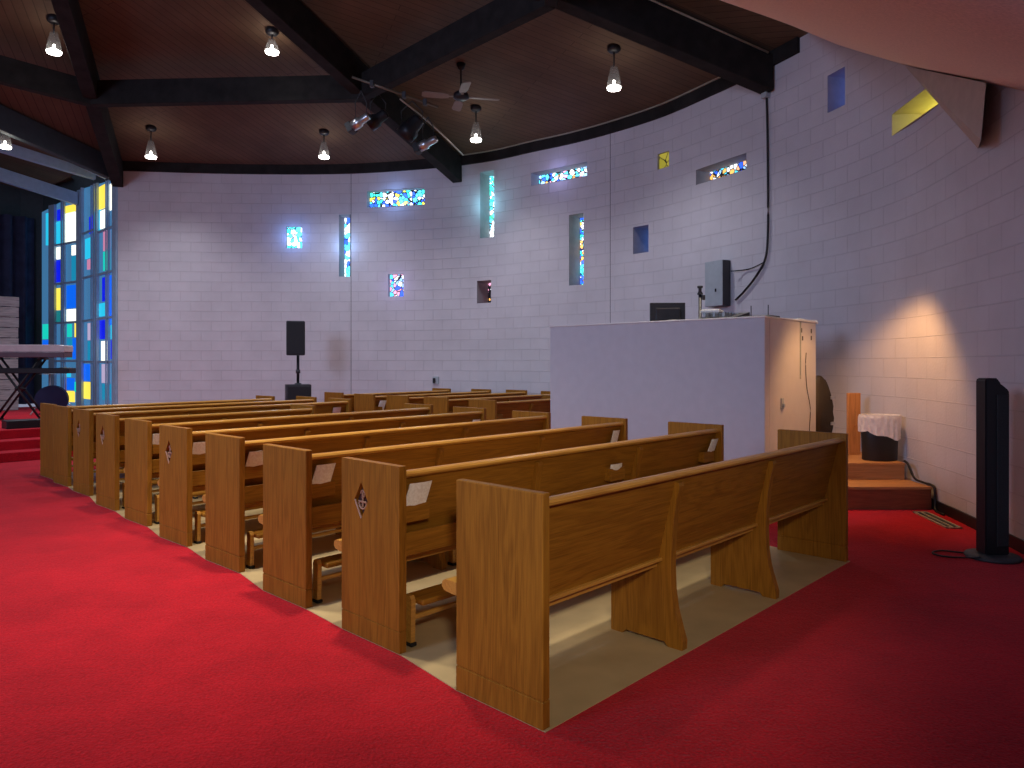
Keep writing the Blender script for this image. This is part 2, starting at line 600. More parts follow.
bm = bmesh.new()
uvl = bm.loops.layers.uv.new('UVMap')
for a, b in zip(RIM, RIM[1:] + RIM[:1]):
    d = sector_dir((a + b) / 2)
    e = Vector((-d.y, d.x, 0))
    f = bm.faces.new([bm.verts.new(p) for p in (AP, a, b)])
    for lp, p in zip(f.loops, (AP, a, b)):
        lp[uvl].uv = (p.xy.dot(d.xy), p.xy.dot(e.xy))
struct(obj('ceiling', bm, M['plank_ceiling']))


def beam(name, a, b, w, dep):
    """a, b: bottom centre points; vertical sides"""
    a, b = Vector(a), Vector(b)
    d = (b - a)
    side = Vector((-d.y, d.x, 0)).normalized() * (w / 2)
    up = Vector((0, 0, dep))
    bm = bmesh.new()
    A = [bm.verts.new(p) for p in (a - side, a + side, a + side + up, a - side + up)]
    B = [bm.verts.new(p) for p in (b - side, b + side, b + side + up, b - side + up)]
    bm.faces.new(A)
    bm.faces.new(B[::-1])
    for k in range(4):
        bm.faces.new((A[k], B[k], B[(k + 1) % 4], A[(k + 1) % 4]))
    bmesh.ops.bevel(bm, geom=bm.edges[:], offset=0.008, segments=1, affect='EDGES')
    return struct(obj(name, bm, M['beam']))


ab = AP - Vector((0, 0, 0.55))
ZB = 5.35
ends = [Vector((W1.x, W1.y, ZB)), Vector((W2.x, W2.y, ZB)), Vector((W5.x, W5.y, ZB)), Vector((W0.x, W0.y, ZB)), Vector((3.2, 2.9, ZB)), Vector((-9.9, -1.0, ZB))]
for e in ends:
    inn = (e - ab).normalized()
    beam('ceiling_beam', ab + inn * 0.15, e - inn * 0.03, 0.22, 0.52)


def on_rafter(e, t, dz=0.0):
    p = e.lerp(ab, t)
    return p + Vector((0, 0, dz))


for a, b in ((0, 1), (1, 2), (0, 3), (2, 4)):
    beam('ceiling_beam', on_rafter(ends[a], 0.372, -0.07), on_rafter(ends[b], 0.372, -0.07), 0.16, 0.42)

# low plaster soffit running over the right-hand side, with its wedge on the wall
bm = bmesh.new()
wl = [(800, 27), (822, 38), (845, 48), (875, 57), (905, 66), (945, 75), (986, 84), (1024, 92)]
WLN = [at(px, py, wpos(s_at(px)).y) for px, py in wl] + [Vector((3.72, 4.6, 3.17)), Vector((3.4, 3.6, 2.75)), Vector((3.15, 2.2, 2.3))]
E0 = WLN[0].copy()
E1 = at(719, 0, 6.44)
E2 = Vector((0.2, 3.9, 3.95))
E3 = Vector((-0.6, 2.6, 3.6))
edge = [E0]
for k in range(1, len(WLN)):
    t = k / (len(WLN) - 1)
    edge.append(E0.lerp(E1, t / 0.5) if t <= 0.5 else (E1.lerp(E2, (t - 0.5) / 0.3) if t < 0.8 else E2.lerp(E3, (t - 0.8) / 0.2)))
prev = None
for w_, e_ in zip(WLN, edge):
    row = [bm.verts.new(w_.lerp(e_, j / 8) + Vector((0.03 if j == 0 else 0, 0, 0))) for j in range(9)]
    if prev:
        for j in range(8):
            vs = [prev[j], row[j], row[j + 1], prev[j + 1]]
            f = bm.faces.new(vs)
            f.smooth = True
    prev = row
bmesh.ops.remove_doubles(bm, verts=bm.verts, dist=1e-4)
r = bmesh.ops.extrude_face_region(bm, geom=bm.faces[:])
bmesh.ops.translate(bm, vec=(0, 0, 0.12), verts=[v for v in r['geom'] if isinstance(v, bmesh.types.BMVert)])
struct(obj('ceiling_2', bm, M['soffit']))
bm = bmesh.new()
p1 = at(905, 66, wpos(s_at(905)).y - 0.02)
p2 = at(986, 83, 5.80)
p3 = at(981, 140, 5.80)
q2 = Vector((*wpos(s_at(978)).xy, p2.z + 0.25))
q3 = Vector((*wpos(s_at(978)).xy, p3.z + 0.10))
v = [bm.verts.new(p) for p in (p1, p2, p3, q2, q3)]
for f in ((0, 1, 2), (0, 3, 1), (0, 2, 4), (1, 3, 4, 2), (0, 4, 3)):
    bm.faces.new([v[i] for i in f])
struct(obj('trim_4', bm, M['fin']))

# ---------------------------------------------------------------- floor
bm = bmesh.new()
vs = [bm.verts.new(p) for p in ((-18, -4, 0), (6.5, -4, 0), (6.5, 24, 0), (-18, 24, 0))]
bm.faces.new(vs)
struct(obj('floor', bm, M['carpet']))

ROWS = [(0.123, 2.877, 46.1, 3.44), (-0.570, 3.632, 46.3, 3.44), (-1.238, 4.309, 47.0, 3.43), (-1.919, 5.049, 48.0, 3.49),
        (-2.608, 5.759, 48.5, 3.49), (-3.294, 6.479, 48.2, 3.456), (-3.967, 7.169, 48.1, 2.312), (-4.688, 7.96, 48.4, 3.50),
        (-5.31, 8.577, 48.5, 3.44), (-5.83, 9.12, 48.5, 3.10)]
ROWS2 = [(-0.24, 10.20, 50, 1.80), (-0.99, 10.95, 50, 3.05), (-1.69, 11.60, 50, 3.10), (-2.34, 12.12, 50, 3.00), (-3.03, 12.78, 50, 2.75)]
PD, PH, PT = 0.522, 0.95, 0.045


def uvp(r, u, v, z=0.0):
    t = math.radians(r[2])
    return Vector((r[0] + u * math.cos(t) - v * math.sin(t), r[1] + u * math.sin(t) + v * math.cos(t), z))


# beige vinyl under the pews: follows the outer faces of the end panels, steps out at row seven
bm = bmesh.new()
near = [uvp(r, 0.004, v) for r in ROWS for v in (-0.01, PD)]
far = [uvp(r, r[3] + 0.01 if i not in (6,) else 3.4, v) for i, r in enumerate(ROWS) for v in (-0.01, PD)]
N_ = len(near)
lo = [bm.verts.new((p.x, p.y, 0.004)) for p in near]
hi = [bm.verts.new((p.x, p.y, 0.004)) for p in far]
for k in range(N_ - 1):
    bm.faces.new((lo[k], hi[k], hi[k + 1], lo[k + 1]))
r = bmesh.ops.extrude_face_region(bm, geom=bm.faces[:])
bmesh.ops.translate(bm, vec=(0, 0, -0.006), verts=[v for v in r['geom'] if isinstance(v, bmesh.types.BMVert)])
struct(obj('floor_2', bm, M['vinyl']))


# ---------------------------------------------------------------- pews
def end_panel_bm(u0, emblem):
    bm = bmesh.new()
    if not emblem:
        bx(bm, u0, u0 + PT, 0, PD, 0.115, PH, 0.004, 1)
    else:                                    # the outer face has a diamond-shaped well
        yc, zc, hw, hh = 0.335, 0.735, 0.062, 0.10
        def ring(u, pts):
            return [bm.verts.new((u, y, z)) for y, z in pts]
        rect = [(0, 0.115), (PD, 0.115), (PD, PH), (0, PH)]
        dia = [(yc, zc - hh), (yc + hw, zc), (yc, zc + hh), (yc - hw, zc)]
        O, D, D2, I = ring(u0, rect), ring(u0, dia), ring(u0 + 0.024, dia), ring(u0 + PT, rect)
        for a, b in ((0, 0), (1, 1), (2, 2), (3, 3)):
            n = (a + 1) % 4
            bm.faces.new((O[a], O[n], D[n if n != 0 else 0])) if False else None
        bm.faces.new((O[0], O[1], D[0]))
        bm.faces.new((O[1], O[2], D[1]))
        bm.faces.new((O[2], O[3], D[2]))
        bm.faces.new((O[3], O[0], D[3]))
        bm.faces.new((O[1], D[1], D[0]))
        bm.faces.new((O[2], D[2], D[1]))
        bm.faces.new((O[3], D[3], D[2]))
        bm.faces.new((O[0], D[0], D[3]))
        for a in range(4):
            n = (a + 1) % 4
            bm.faces.new((D[a], D[n], D2[n], D2[a]))
            bm.faces.new((O[a], O[n], I[n], I[a]))
        bm.faces.new(D2)
        bm.faces.new(I)
    # plinth board across the foot, a hair proud, with a groove above it
    bx(bm, u0, u0 + PT, 0, PD, 0.0, 0.110, 0.002, 1)
    bx(bm, u0 + 0.004, u0 + PT - 0.004, 0.004, PD - 0.004, 0.10, 0.12)
    return bm


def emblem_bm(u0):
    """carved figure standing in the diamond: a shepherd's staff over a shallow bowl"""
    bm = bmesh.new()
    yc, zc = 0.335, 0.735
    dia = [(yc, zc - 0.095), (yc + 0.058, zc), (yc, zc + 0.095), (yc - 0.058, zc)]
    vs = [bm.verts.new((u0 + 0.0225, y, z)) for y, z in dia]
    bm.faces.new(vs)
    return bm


def relief_bm(u0):
    bm = bmesh.new()
    yc, zc = 0.335, 0.735
    u = u0 + 0.012
    tube(bm, [(u, yc, zc - 0.035), (u, yc, zc + 0.045)], 0.006, 6)
    tube(bm, [(u, yc + 0.018 * math.cos(t), zc + 0.035 + 0.018 * math.sin(t)) for t in [k * math.pi / 5 for k in range(8)]], 0.005, 6)
    tube(bm, [(u, yc + 0.034 * math.cos(t), zc - 0.012 + 0.034 * math.sin(t)) for t in [math.pi + k * math.pi / 8 for k in range(9)]], 0.006, 6)
    tube(bm, [(u, yc - 0.036, zc - 0.008), (u, yc + 0.036, zc - 0.008)], 0.006, 6)
    tube(bm, [(u0 + 0.004, yc + 0.060, zc), (u0 + 0.004, yc + 0.002, zc - 0.097)], 0.006, 6)
    return bm


BACK = [(0.050, 0.895), (0.158, 0.440), (0.180, 0.445), (0.072, 0.900)]     # (v, z)
SUPPORT = [(0.015, 0.0), (0.012, 0.045), (0.030, 0.10), (0.060, 0.20), (0.075, 0.30), (0.080, 0.42), (0.075, 0.55), (0.066, 0.66), (0.050, 0.76),
           (0.036, 0.81), (0.030, 0.840), (0.036, 0.858), (0.052, 0.862), (0.066, 0.85), (0.164, 0.45), (0.19, 0.405), (0.46, 0.405), (0.46, 0.0), (0.385, 0.0),
           (0.365, 0.022), (0.12, 0.022), (0.10, 0.0)]


def back_v(z):
    return 0.050 + (0.895 - z) / 0.455 * 0.108


def make_pew(r, label, emblem=False, last=False, racks=(), simple=False, group='oak pews in the main block'):
    x, y, th, L = r
    root = thing('pew', label, 'pew', (x, y, 0.004), math.radians(th), group)
    for k, u0 in enumerate((0.0, L - PT)):
        p = obj('end_panel', end_panel_bm(u0, emblem and k == 0), M['oak_v'], root)
        if emblem and k == 0:
            p['label'] = 'end panel with a carved diamond-shaped emblem'
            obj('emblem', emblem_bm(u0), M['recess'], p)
            obj('emblem_relief', relief_bm(u0), M['carve'], p)
    a, b = PT, L - PT
    bm = bmesh.new()
    prism(bm, BACK, 0, a, b)
    obj('backrest', bm, M['oak_h'], root)
    bm = bmesh.new()
    prism(bm, [(0.016, 0.893), (0.014, 0.903), (0.022, 0.913), (0.040, 0.919), (0.065, 0.917), (0.085, 0.908), (0.090, 0.893), (0.080, 0.884), (0.030, 0.884)], 0, a, b)
    obj('top_rail', bm, M['oak_rail'], root)
    bm = bmesh.new()
    prism(bm, [(0.165, 0.405), (0.60, 0.405), (0.655, 0.412), (0.672, 0.430), (0.668, 0.452), (0.650, 0.464), (0.60, 0.465), (0.20, 0.440), (0.165, 0.440)], 0, a, b)
    obj('seat', bm, M['oak_rail'], root)
    bm = bmesh.new()
    bx(bm, a, b, 0.132, 0.165, 0.438, 0.456, 0.004, 1)
    obj('bottom_ledge', bm, M['oak_rail'], root)
    if simple:
        us = (L * 0.5,)
    else:
        us = (L * 0.325, L * 0.650) if L > 3 else (L * 0.5,)
    for u in us:
        bm = bmesh.new()
        prism(bm, SUPPORT, 0, u - 0.024, u + 0.024)
        obj('support', bm, M['oak_v'], root)
    if not last:
        bm = bmesh.new()                      # book trough: board held off the lower back, closed below
        bx(bm, a, b, 0.052, 0.068, 0.470, 0.592, 0.003, 1)
        bx(bm, a, b, 0.068, 0.130, 0.470, 0.482)
        obj('book_trough', bm, M['oak_h'], root)
        for u in racks:
            bm = bmesh.new()                  # small hymnal holder higher up
            v0 = back_v(0.68) - 0.055
            bx(bm, u - 0.085, u + 0.085, v0, v0 + 0.010, 0.645, 0.735, 0.002, 1)
            bx(bm, u - 0.085, u - 0.075, v0 + 0.01, back_v(0.70) + 0.006, 0.645, 0.735)
            bx(bm, u + 0.075, u + 0.085, v0 + 0.01, back_v(0.70) + 0.006, 0.645, 0.735)
            bx(bm, u - 0.085, u + 0.085, v0 + 0.01, back_v(0.65) + 0.004, 0.645, 0.655)
            obj('hymnal_rack', bm, M['oak_h'], root)
        if not simple:
            bm = bmesh.new()                  # kneeler
            bx(bm, 0.13, L - 0.13, -0.03, 0.13, 0.218, 0.250, 0.010, 2)
            k = obj('kneeler', bm, M['oak_h'], root)
            bm = bmesh.new()
            bx(bm, 0.12, L - 0.12, 0.055, 0.075, 0.125, 0.150, 0.004, 1)
            obj('kneeler_rail', bm, M['oak_rail'], k)
            for u in [0.115] + [L * f for f in (0.36, 0.64)] + [L - 0.115]:
                bm = bmesh.new()
                prism(bm, [(0.035, 0.018), (0.080, 0.018), (0.085, 0.24), (0.075, 0.262), (0.045, 0.262), (0.030, 0.24)], 0, u - 0.014, u + 0.014)
                obj('kneeler_leg', bm, M['oak_rail'], k)
                bm = bmesh.new()
                bx(bm, u - 0.020, u + 0.020, 0.025, 0.09, 0.0, 0.02, 0.004, 1)
                obj('rubber_foot', bm, M['rubber'], k)
    return root


ORD = ['nearest', 'second nearest', 'third nearest', 'fourth nearest', 'fifth nearest', 'sixth nearest', 'seventh nearest', 'eighth nearest', 'ninth nearest', 'farthest']
EXTRA = ['plain back with two curved supports turned to the camera', 'a carved diamond on its tall end panel beside the carpet',
         'plain end panel directly left of the diamond-carved one', 'plain end panel, white sheet in its rack',
         'carved diamond on its end panel, leaflet in its rack', 'plain end panel and a sliver of white sheet',
         'ending short of its neighbours, faint diamond on its end', 'a faint dark diamond on its end panel', 'plain dark end, just behind the last one by the stage',
         'dark end panel right beside the red stage steps']
pews = []
for i, r in enumerate(ROWS):
    L = r[3]
    racks = () if i == 0 else ((0.15, L - 0.15) if i != 1 else (0.15, 1.96, L - 0.17))
    pews.append(make_pew(r, '%s oak pew, %s' % (ORD[i], EXTRA[i]), emblem=i in (1, 4, 6, 7), last=(i == 0), racks=racks))
LAB2 = ['short oak pew end closest to the white booth, in the block beyond the cross aisle', 'pale-ended pew second from the booth in the far block by the block wall',
        'pale-ended pew in the middle of the far block by the wall', 'pale-ended pew fourth from the booth in the far block', 'far-block pew nearest the loudspeaker, small against the wall']
pews2 = []
for i, r in enumerate(ROWS2):
    pews2.append(make_pew(r, LAB2[i], racks=(0.15,), simple=True, group='oak pews in the far block'))


# papers standing in the racks
def paper(r, u, w, h, label, tilt=0.0, mat='paper', name='leaflet', z=0.665, cat='paper', dv=0.0, thick=0.006):
    bm = bmesh.new()
    n = 4
    vs = []
    for th_ in (0, thick):
        for j in range(n + 1):
            for k in range(n + 1):
                uu, zz = (j / n - 0.5) * w, k / n * h
                bend = 0.010 * math.sin(math.pi * j / n) * (k / n)
                vs.append(bm.verts.new((uu + tilt * zz, th_ - bend - 0.19 * zz, zz)))
    m_ = (n + 1) ** 2
    for base in (0, m_):
        for j in range(n):
            for k in range(n):
                q = [base + j * (n + 1) + k, base + (j + 1) * (n + 1) + k, base + (j + 1) * (n + 1) + k + 1, base + j * (n + 1) + k + 1]
                bm.faces.new([vs[i] for i in q])
    rim = [k for k in range(n + 1)] + [(j) * (n + 1) + n for j in range(1, n + 1)] + [n * (n + 1) + k for k in range(n - 1, -1, -1)] + [j * (n + 1) for j in range(n - 1, 0, -1)]
    for a, b in zip(rim, rim[1:] + rim[:1]):
        bm.faces.new((vs[a], vs[b], vs[b + m_], vs[a + m_]))
    p = uvp(r, u, back_v(z) - 0.043 + dv, z + 0.004)
    o = obj(name, bm, M[mat], loc=p, rotz=math.radians(r[2]))
    return tag(o, label, cat, 'sheets in the pew racks')


paper(ROWS[1], 0.125, 0.145, 0.185, 'large curled white sheet in the rack of the second nearest pew, by its end', 0.22)
paper(ROWS[1], 1.95, 0.13, 0.10, 'crumpled pale sheet just showing over the top rail of the nearest pew', -0.1)
paper(ROWS[1], ROWS[1][3] - 0.16, 0.11, 0.17, 'slanting white sheet at the far right end of the second nearest pew', 0.4)
paper(ROWS[2], 0.12, 0.135, 0.185, 'white sheet in the rack of the third nearest pew, left of the diamond end panel', 0.22)
paper(ROWS[2], ROWS[2][3] - 0.17, 0.10, 0.18, 'pair of white sheets at the far end of the third nearest pew, before the booth', 0.15)
paper(ROWS[3], 0.125, 0.135, 0.175, 'white sheet in the rack at the aisle end of the fourth nearest pew', 0.2)
paper(ROWS[4], 0.125, 0.135, 0.165, 'white sheet in the rack at the aisle end of the fifth nearest pew', 0.06)
paper(ROWS[5], 0.120, 0.11, 0.165, 'sliver of white sheet between end panels of the fifth and sixth nearest pews', 0.0)
paper(ROWS[4], ROWS[4][3] - 0.16, 0.12, 0.16, 'white leaflet at the far end of the fifth nearest pew', 0.2)
paper(ROWS[5], ROWS[5][3] - 0.16, 0.12, 0.16, 'pinkish white leaflet at the far end of the sixth nearest pew', 0.1, 'paper_pink')
paper(ROWS[7], ROWS[7][3] - 0.24, 0.13, 0.17, 'pink sheet at the far end of the eighth nearest pew', 0.1, 'paper_pink')
paper(ROWS2[3], 0.20, 0.14, 0.17, 'small tilted white sheet in a pew of the far block', 0.25)

# ---------------------------------------------------------------- sound booth and its equipment
bA = Vector((2.64, 7.50, 0))
tb = math.atan2(0.7285, 0.685)
booth = thing('sound_booth', 'tall white painted sound booth beside the block wall', 'booth', bA, tb)
FL_, DP, HB = 2.93, 1.42, 1.955
bm = box(0, 0.12, 0, FL_, 0, HB, 0.004, 1)
obj('front_panel', bm, M['white'], booth)
bm = box(0.12, DP, 0, 0.12, 0, HB, 0.004, 1)
side = obj('side_panel', bm, M['white'], booth)
bm = box(0.12, DP, FL_ - 0.12, FL_, 0, HB, 0.004, 1)
obj('side_panel', bm, M['white'], booth)
bm = bmesh.new()
bx(bm, -0.012, 0.135, -0.012, FL_ + 0.012, HB, HB + 0.018, 0.004, 1)
bx(bm, 0.135, DP + 0.01, -0.012, 0.135, HB, HB + 0.018, 0.004, 1)
obj('top_cap', bm, M['cap'], booth)
bm = box(0.12, 0.95, 0.12, FL_ - 0.12, 1.84, 1.88, 0.004, 1)
obj('desk', bm, M['dark'], booth)
bm = box(0.12, DP - 0.02, 0.12, FL_ - 0.12, 0.36, 0.41)
obj('booth_floor', bm, M['dark'], booth)
bm = bmesh.new()
for u, z in ((0.98, 1.86), (1.27, 1.86), (1.01, 1.77), (1.27, 1.78)):
    bx(bm, u - 0.012, u + 0.012, -0.004, 0.0, z - 0.03, z + 0.02)
obj('bracket_slot', bm, M['black'], side)
bm = bmesh.new()
tube(bm, catmull([(1.10, -0.008, 1.60), (1.08, -0.01, 1.45), (1.12, -0.008, 1.2), (1.22, -0.01, 0.95), (1.20, -0.008, 0.7), (1.21, -0.012, 0.46)], 5), 0.004, 6)
obj('hanging_wire', bm, M['dark'], side)
bm = bmesh.new()
bx(bm, 0.93, 0.945, -0.012, 0, 1.30, 1.95)
obj('cable_cover', bm, M['greymetal'], side)
bm = bmesh.new()
bx(bm, 0.40, 0.47, -0.012, 0.0, 0.98, 1.10, 0.003, 1)
bx(bm, 0.42, 0.45, -0.035, -0.01, 1.0, 1.04, 0.004, 1)
obj('outlet', bm, M['greymetal'], side)
bm = bmesh.new()
tube(bm, catmull([(0.95, 0.02, 1.982), (1.05, 0.07, 1.99), (1.2, 0.03, 1.982), (1.35, 0.06, 1.985), (1.42, 0.0, 1.982), (1.40, -0.02, 1.95)], 6), 0.010, 6)
tube(bm, catmull([(0.98, 0.10, 1.982), (1.1, 0.03, 1.985), (1.28, 0.09, 1.982), (1.38, 0.04, 1.985)], 6), 0.010, 6)
o = obj('white_cable', bm, M['cap'], smooth=True, loc=bA, rotz=tb)
tag(o, 'bundle of white cable lying on the right corner of the booth top', 'cable')


def bp(u, v, z):
    return bA + Vector((u * math.cos(tb) - v * math.sin(tb), u * math.sin(tb) + v * math.cos(tb), z))


# monitor
mon = thing('computer_monitor', 'dark flat computer monitor on the booth desk', 'monitor', bp(0.50, 1.46, 1.88), tb + math.radians(-50))
obj('screen_housing', box(-0.215, 0.215, -0.02, 0.02, 0.075, 0.345, 0.006, 2), M['dark'], mon)
obj('back_cover', box(-0.15, 0.15, -0.045, -0.02, 0.12, 0.28, 0.01, 2), M['dark'], mon)
bm = bmesh.new()
bx(bm, -0.03, 0.03, -0.015, 0.015, 0.0, 0.12)
bx(bm, -0.11, 0.11, -0.08, 0.08, 0.0, 0.012, 0.004, 1)
obj('stand', bm, M['black'], mon)
bm = bmesh.new()
tube(bm, catmull([bp(0.2, 1.75, 1.89), bp(0.28, 1.55, 1.99), bp(0.3, 1.35, 1.93), bp(0.2, 1.2, 1.97), bp(0.24, 1.05, 1.89)], 6), 0.006, 6)
tube(bm, catmull([bp(0.25, 1.7, 1.89), bp(0.22, 1.45, 1.96), bp(0.26, 1.2, 1.99), bp(0.22, 1.0, 1.89)], 6), 0.006, 6)
tag(obj('loose_cable', bm, M['ivory'], smooth=True), 'loose pale cables in front of the monitor on the booth', 'cable')
# microphone
mic = thing('gooseneck_microphone', 'slim upright black microphone on the booth desk', 'microphone', bp(0.58, 1.06, 1.88))
bm = bmesh.new()
lathe(bm, [(0.05, 0), (0.05, 0.015), (0.020, 0.02), (0.020, 0.42), (0, 0.42)], 12)
obj('stem', bm, M['black'], mic, True)
bm = bmesh.new()
lathe(bm, [(0, 0.42), (0.034, 0.425), (0.034, 0.44), (0.020, 0.46), (0.020, 0.50), (0.034, 0.505), (0.034, 0.53), (0, 0.535)], 12)
bx(bm, 0.015, 0.06, -0.012, 0.012, 0.36, 0.42, 0.003, 1)
obj('microphone_head', bm, M['dark'], mic, True)
# mixer
mix = thing('mixing_desk', 'low dark mixing desk on the booth top', 'mixer', bp(0.55, 0.77, 1.88), tb)
bm = bmesh.new()
prism(bm, [(-0.24, 0), (0.24, 0), (0.24, 0.11), (0.10, 0.13), (-0.24, 0.20)], 0, -0.24, 0.24, M=RZ(math.pi / 2))
obj('console', bm, M['dark'], mix)
bm = bmesh.new()
for a in range(6):
    for c in range(3):
        bx(bm, -0.20 + a * 0.08 - 0.012, -0.20 + a * 0.08 + 0.012, -0.15 + c * 0.12, -0.12 + c * 0.12, 0.13, 0.185)
obj('fader', bm, M['greymetal'], mix)
# wireless receiver with antennas
rec = thing('wireless_receiver', 'small black receiver with two thin antennas at the booth corner', 'receiver', bp(0.62, 0.33, 1.88), tb)
obj('receiver_case', box(-0.13, 0.13, -0.18, 0.18, 0.0, 0.135, 0.006, 1), M['black'], rec)
for v in (-0.14, 0.06):
    bm = bmesh.new()
    tube(bm, [(-0.1, v, 0.13), (-0.1, v, 0.25)], 0.006, 6)
    obj('antenna', bm, M['black'], rec)
bm = bmesh.new()
bx(bm, -0.15, 0.15, -0.11, 0.11, 0, 0.03, 0.004, 1)
bx(bm, -0.14, 0.14, -0.10, 0.10, 0.03, 0.045)
tag(obj('paper_stack', bm, M['paper'], loc=bp(0.62, 0.92, 2.075), rotz=tb + 0.3), 'stack of white papers lying on the mixing desk', 'papers')

# electrical panel and conduit on the wall
sp = s_at(720)
pp, po = wpos(sp), wout(sp)
ang = math.atan2(po.y, po.x) - math.pi / 2
pan = thing('electrical_panel', 'grey metal electrical box on the block wall above the booth', 'electrical box', (pp.x, pp.y, 2.36), ang)
obj('cabinet', box(-0.14, 0.23, -0.17, -0.008, 0, 0.70, 0.006, 1), M['dark'], pan)
d = obj('door', box(-0.14, 0.23, -0.185, -0.17, 0, 0.70, 0.005, 1), M['greymetal'], pan)
obj('latch', box(0.08, 0.11, -0.195, -0.184, 0.22, 0.27, 0.003, 1), M['black'], d)
sc_ = s_at(769)


def wp_in(px, py, off=0.03):
    s = s_at(px)
    p = wpos(s) - wout(s) * off
    return Vector((p.x, p.y, H + (HY - py) / F * p.y))


bm = bmesh.new()
tube(bm, catmull([wp_in(768, 92), wp_in(769, 130), wp_in(769.5, 180), wp_in(769.5, 230), wp_in(767, 258), wp_in(757, 277), wp_in(745, 292), wp_in(737, 300)], 6), 0.016, 8)
tag(obj('power_cable', bm, M['black'], smooth=True), 'thick black cable running down the right wall from the roof beam', 'cable')
bm = bmesh.new()
tube(bm, catmull([wp_in(766, 262), wp_in(755, 267.5), wp_in(745, 270), wp_in(736, 271, 0.1)], 6), 0.009, 8)
tag(obj('thin_cable', bm, M['black'], smooth=True), 'thin black cable entering the side of the grey electrical box', 'cable')
o = obj('junction_box', box(-0.05, 0.05, -0.09, -0.003, -0.08, 0.08, 0.006, 1), M['greymetal'], loc=wp_in(768, 93, 0.0), rotz=math.atan2(wout(sc_).y, wout(sc_).x) - math.pi / 2)
tag(o, 'small grey junction box at the top of the black wall cable', 'junction box')
so_ = s_at(436)
o = thing('wall_outlet', 'small double outlet box on the far block wall above the pews', 'outlet', (*wpos(so_).xy, wz(436, 384)), math.atan2(wout(so_).y, wout(so_).x) - math.pi / 2)
obj('cover_plate', box(-0.07, 0.07, -0.03, -0.004, 0, 0.16, 0.004, 1), M['greymetal'], o)
obj('plug', box(-0.05, 0.0, -0.07, -0.03, 0.02, 0.13, 0.006, 1), M['black'], o)

# ---------------------------------------------------------------- platform steps, bin, plank, case
st = thing('wooden_steps', 'two wooden steps with a pale tread against the right wall', 'steps', (0, 0, 0))
lowp = [(2.86, 7.24), (4.24, 7.24), (4.25, 7.70), (3.0, 7.70)]
uppp = [(3.0, 7.68), (4.21, 7.68), (4.24, 8.10), (4.20, 8.70), (4.02, 9.20), (3.72, 9.20), (3.72, 8.50)]


def shrink(poly, y):
    return [(x, max(yy, y)) for x, yy in poly]


bm = bmesh.new()
prism(bm, [(x, y + 0.02 if y < 7.3 else y) for x, y in lowp], 2, 0.0, 0.205)
obj('lower_riser', bm, M['redwood'], st)
bm = bmesh.new()
prism(bm, lowp, 2, 0.205, 0.23)
obj('lower_tread', bm, M['pine'], st)
bm = bmesh.new()
prism(bm, [(x, y + 0.02 if y < 7.7 else y) for x, y in uppp], 2, 0.23, 0.385)
obj('upper_riser', bm, M['pine'], st)
bm = bmesh.new()
prism(bm, uppp, 2, 0.385, 0.41)
obj('upper_tread', bm, M['pine'], st)

bn = thing('waste_bin', 'dark oval waste bin with white liner on the wooden steps', 'bin', (4.06, 7.93, 0.41), 0.0)
bm = bmesh.new()
lathe(bm, [(0, 0.0), (0.92, 0.0), (0.95, 0.01), (1.0, 0.25), (1.08, 0.48), (1.05, 0.48), (0.98, 0.26), (0.90, 0.03), (0, 0.02)], 28, sx=0.195, sy=0.14)
obj('bin_body', bm, M['bin'], bn, True)
bm = bmesh.new()
n = 40
rings = []
for prof in ((1.02, 0.44, 0), (1.06, 0.495, 1), (1.12, 0.500, 1), (1.15, 0.47, 2), (1.13, 0.40, 3), (1.12, 0.33, 4)):
    ring = []
    for k in range(n):
        t = 2 * math.pi * k / n
        wob = 0.03 * math.sin(k * 2.7 + prof[2]) * (0.4 + prof[2] * 0.3)
        sag = 0.0 if prof[2] < 3 else 0.09 * math.cos(t + 0.9) * (prof[2] - 2) / 2 + 0.015 * math.sin(5 * t)
        ring.append(bm.verts.new(((prof[0] + wob) * 0.195 * math.cos(t), (prof[0] + wob) * 0.14 * math.sin(t), prof[1] - max(0, sag) + min(0, sag) * 0.3)))
    rings.append(ring)
for A, B in zip(rings, rings[1:]):
    for k in range(n):
        bm.faces.new((A[k], A[(k + 1) % n], B[(k + 1) % n], B[k]))
obj('bin_liner', bm, M['liner'], bn)

bm = bmesh.new()
bx(bm, -0.085, 0.085, -0.018, 0.018, 0, 0.72, 0.003, 1)
for z in (0.2, 0.34, 0.52):
    lathe(bm, [(0, 0), (0.012, 0), (0.012, 0.006), (0, 0.006)], 10, M=T(0.01, -0.018, z) @ Matrix.Rotation(math.pi / 2, 4, 'X'))
o = obj('pine_plank', bm, M['pine_v'], loc=(4.005, 8.42, 0.41), rotz=0.25)
tag(o, 'orange pine plank standing upright behind the waste bin', 'plank')
cs = thing('instrument_case', 'dark rounded instrument case showing past the booth corner', 'case', (3.80, 8.93, 0.41), 0.3)
bm = bmesh.new()
prof = []
for k in range(40):
    t = 2 * math.pi * k / 40
    prof.append((0.20 * math.cos(t) * (1 - 0.28 * max(0, math.sin(t))), 0.46 + 0.455 * math.sin(t)))
vs = prism(bm, prof, 1, -0.06, 0.06)
bmesh.ops.bevel(bm, geom=[e for e in bm.edges if abs(e.verts[0].co.y - e.verts[1].co.y) < 1e-6], offset=0.02, segments=3, affect='EDGES')
obj('shell', bm, M['case'], cs, True)
bm = bmesh.new()
for z in (0.3, 0.62):
    bx(bm, 0.14, 0.20, -0.075, -0.055, z, z + 0.04, 0.003, 1)
obj('latch', bm, M['steel'], cs)

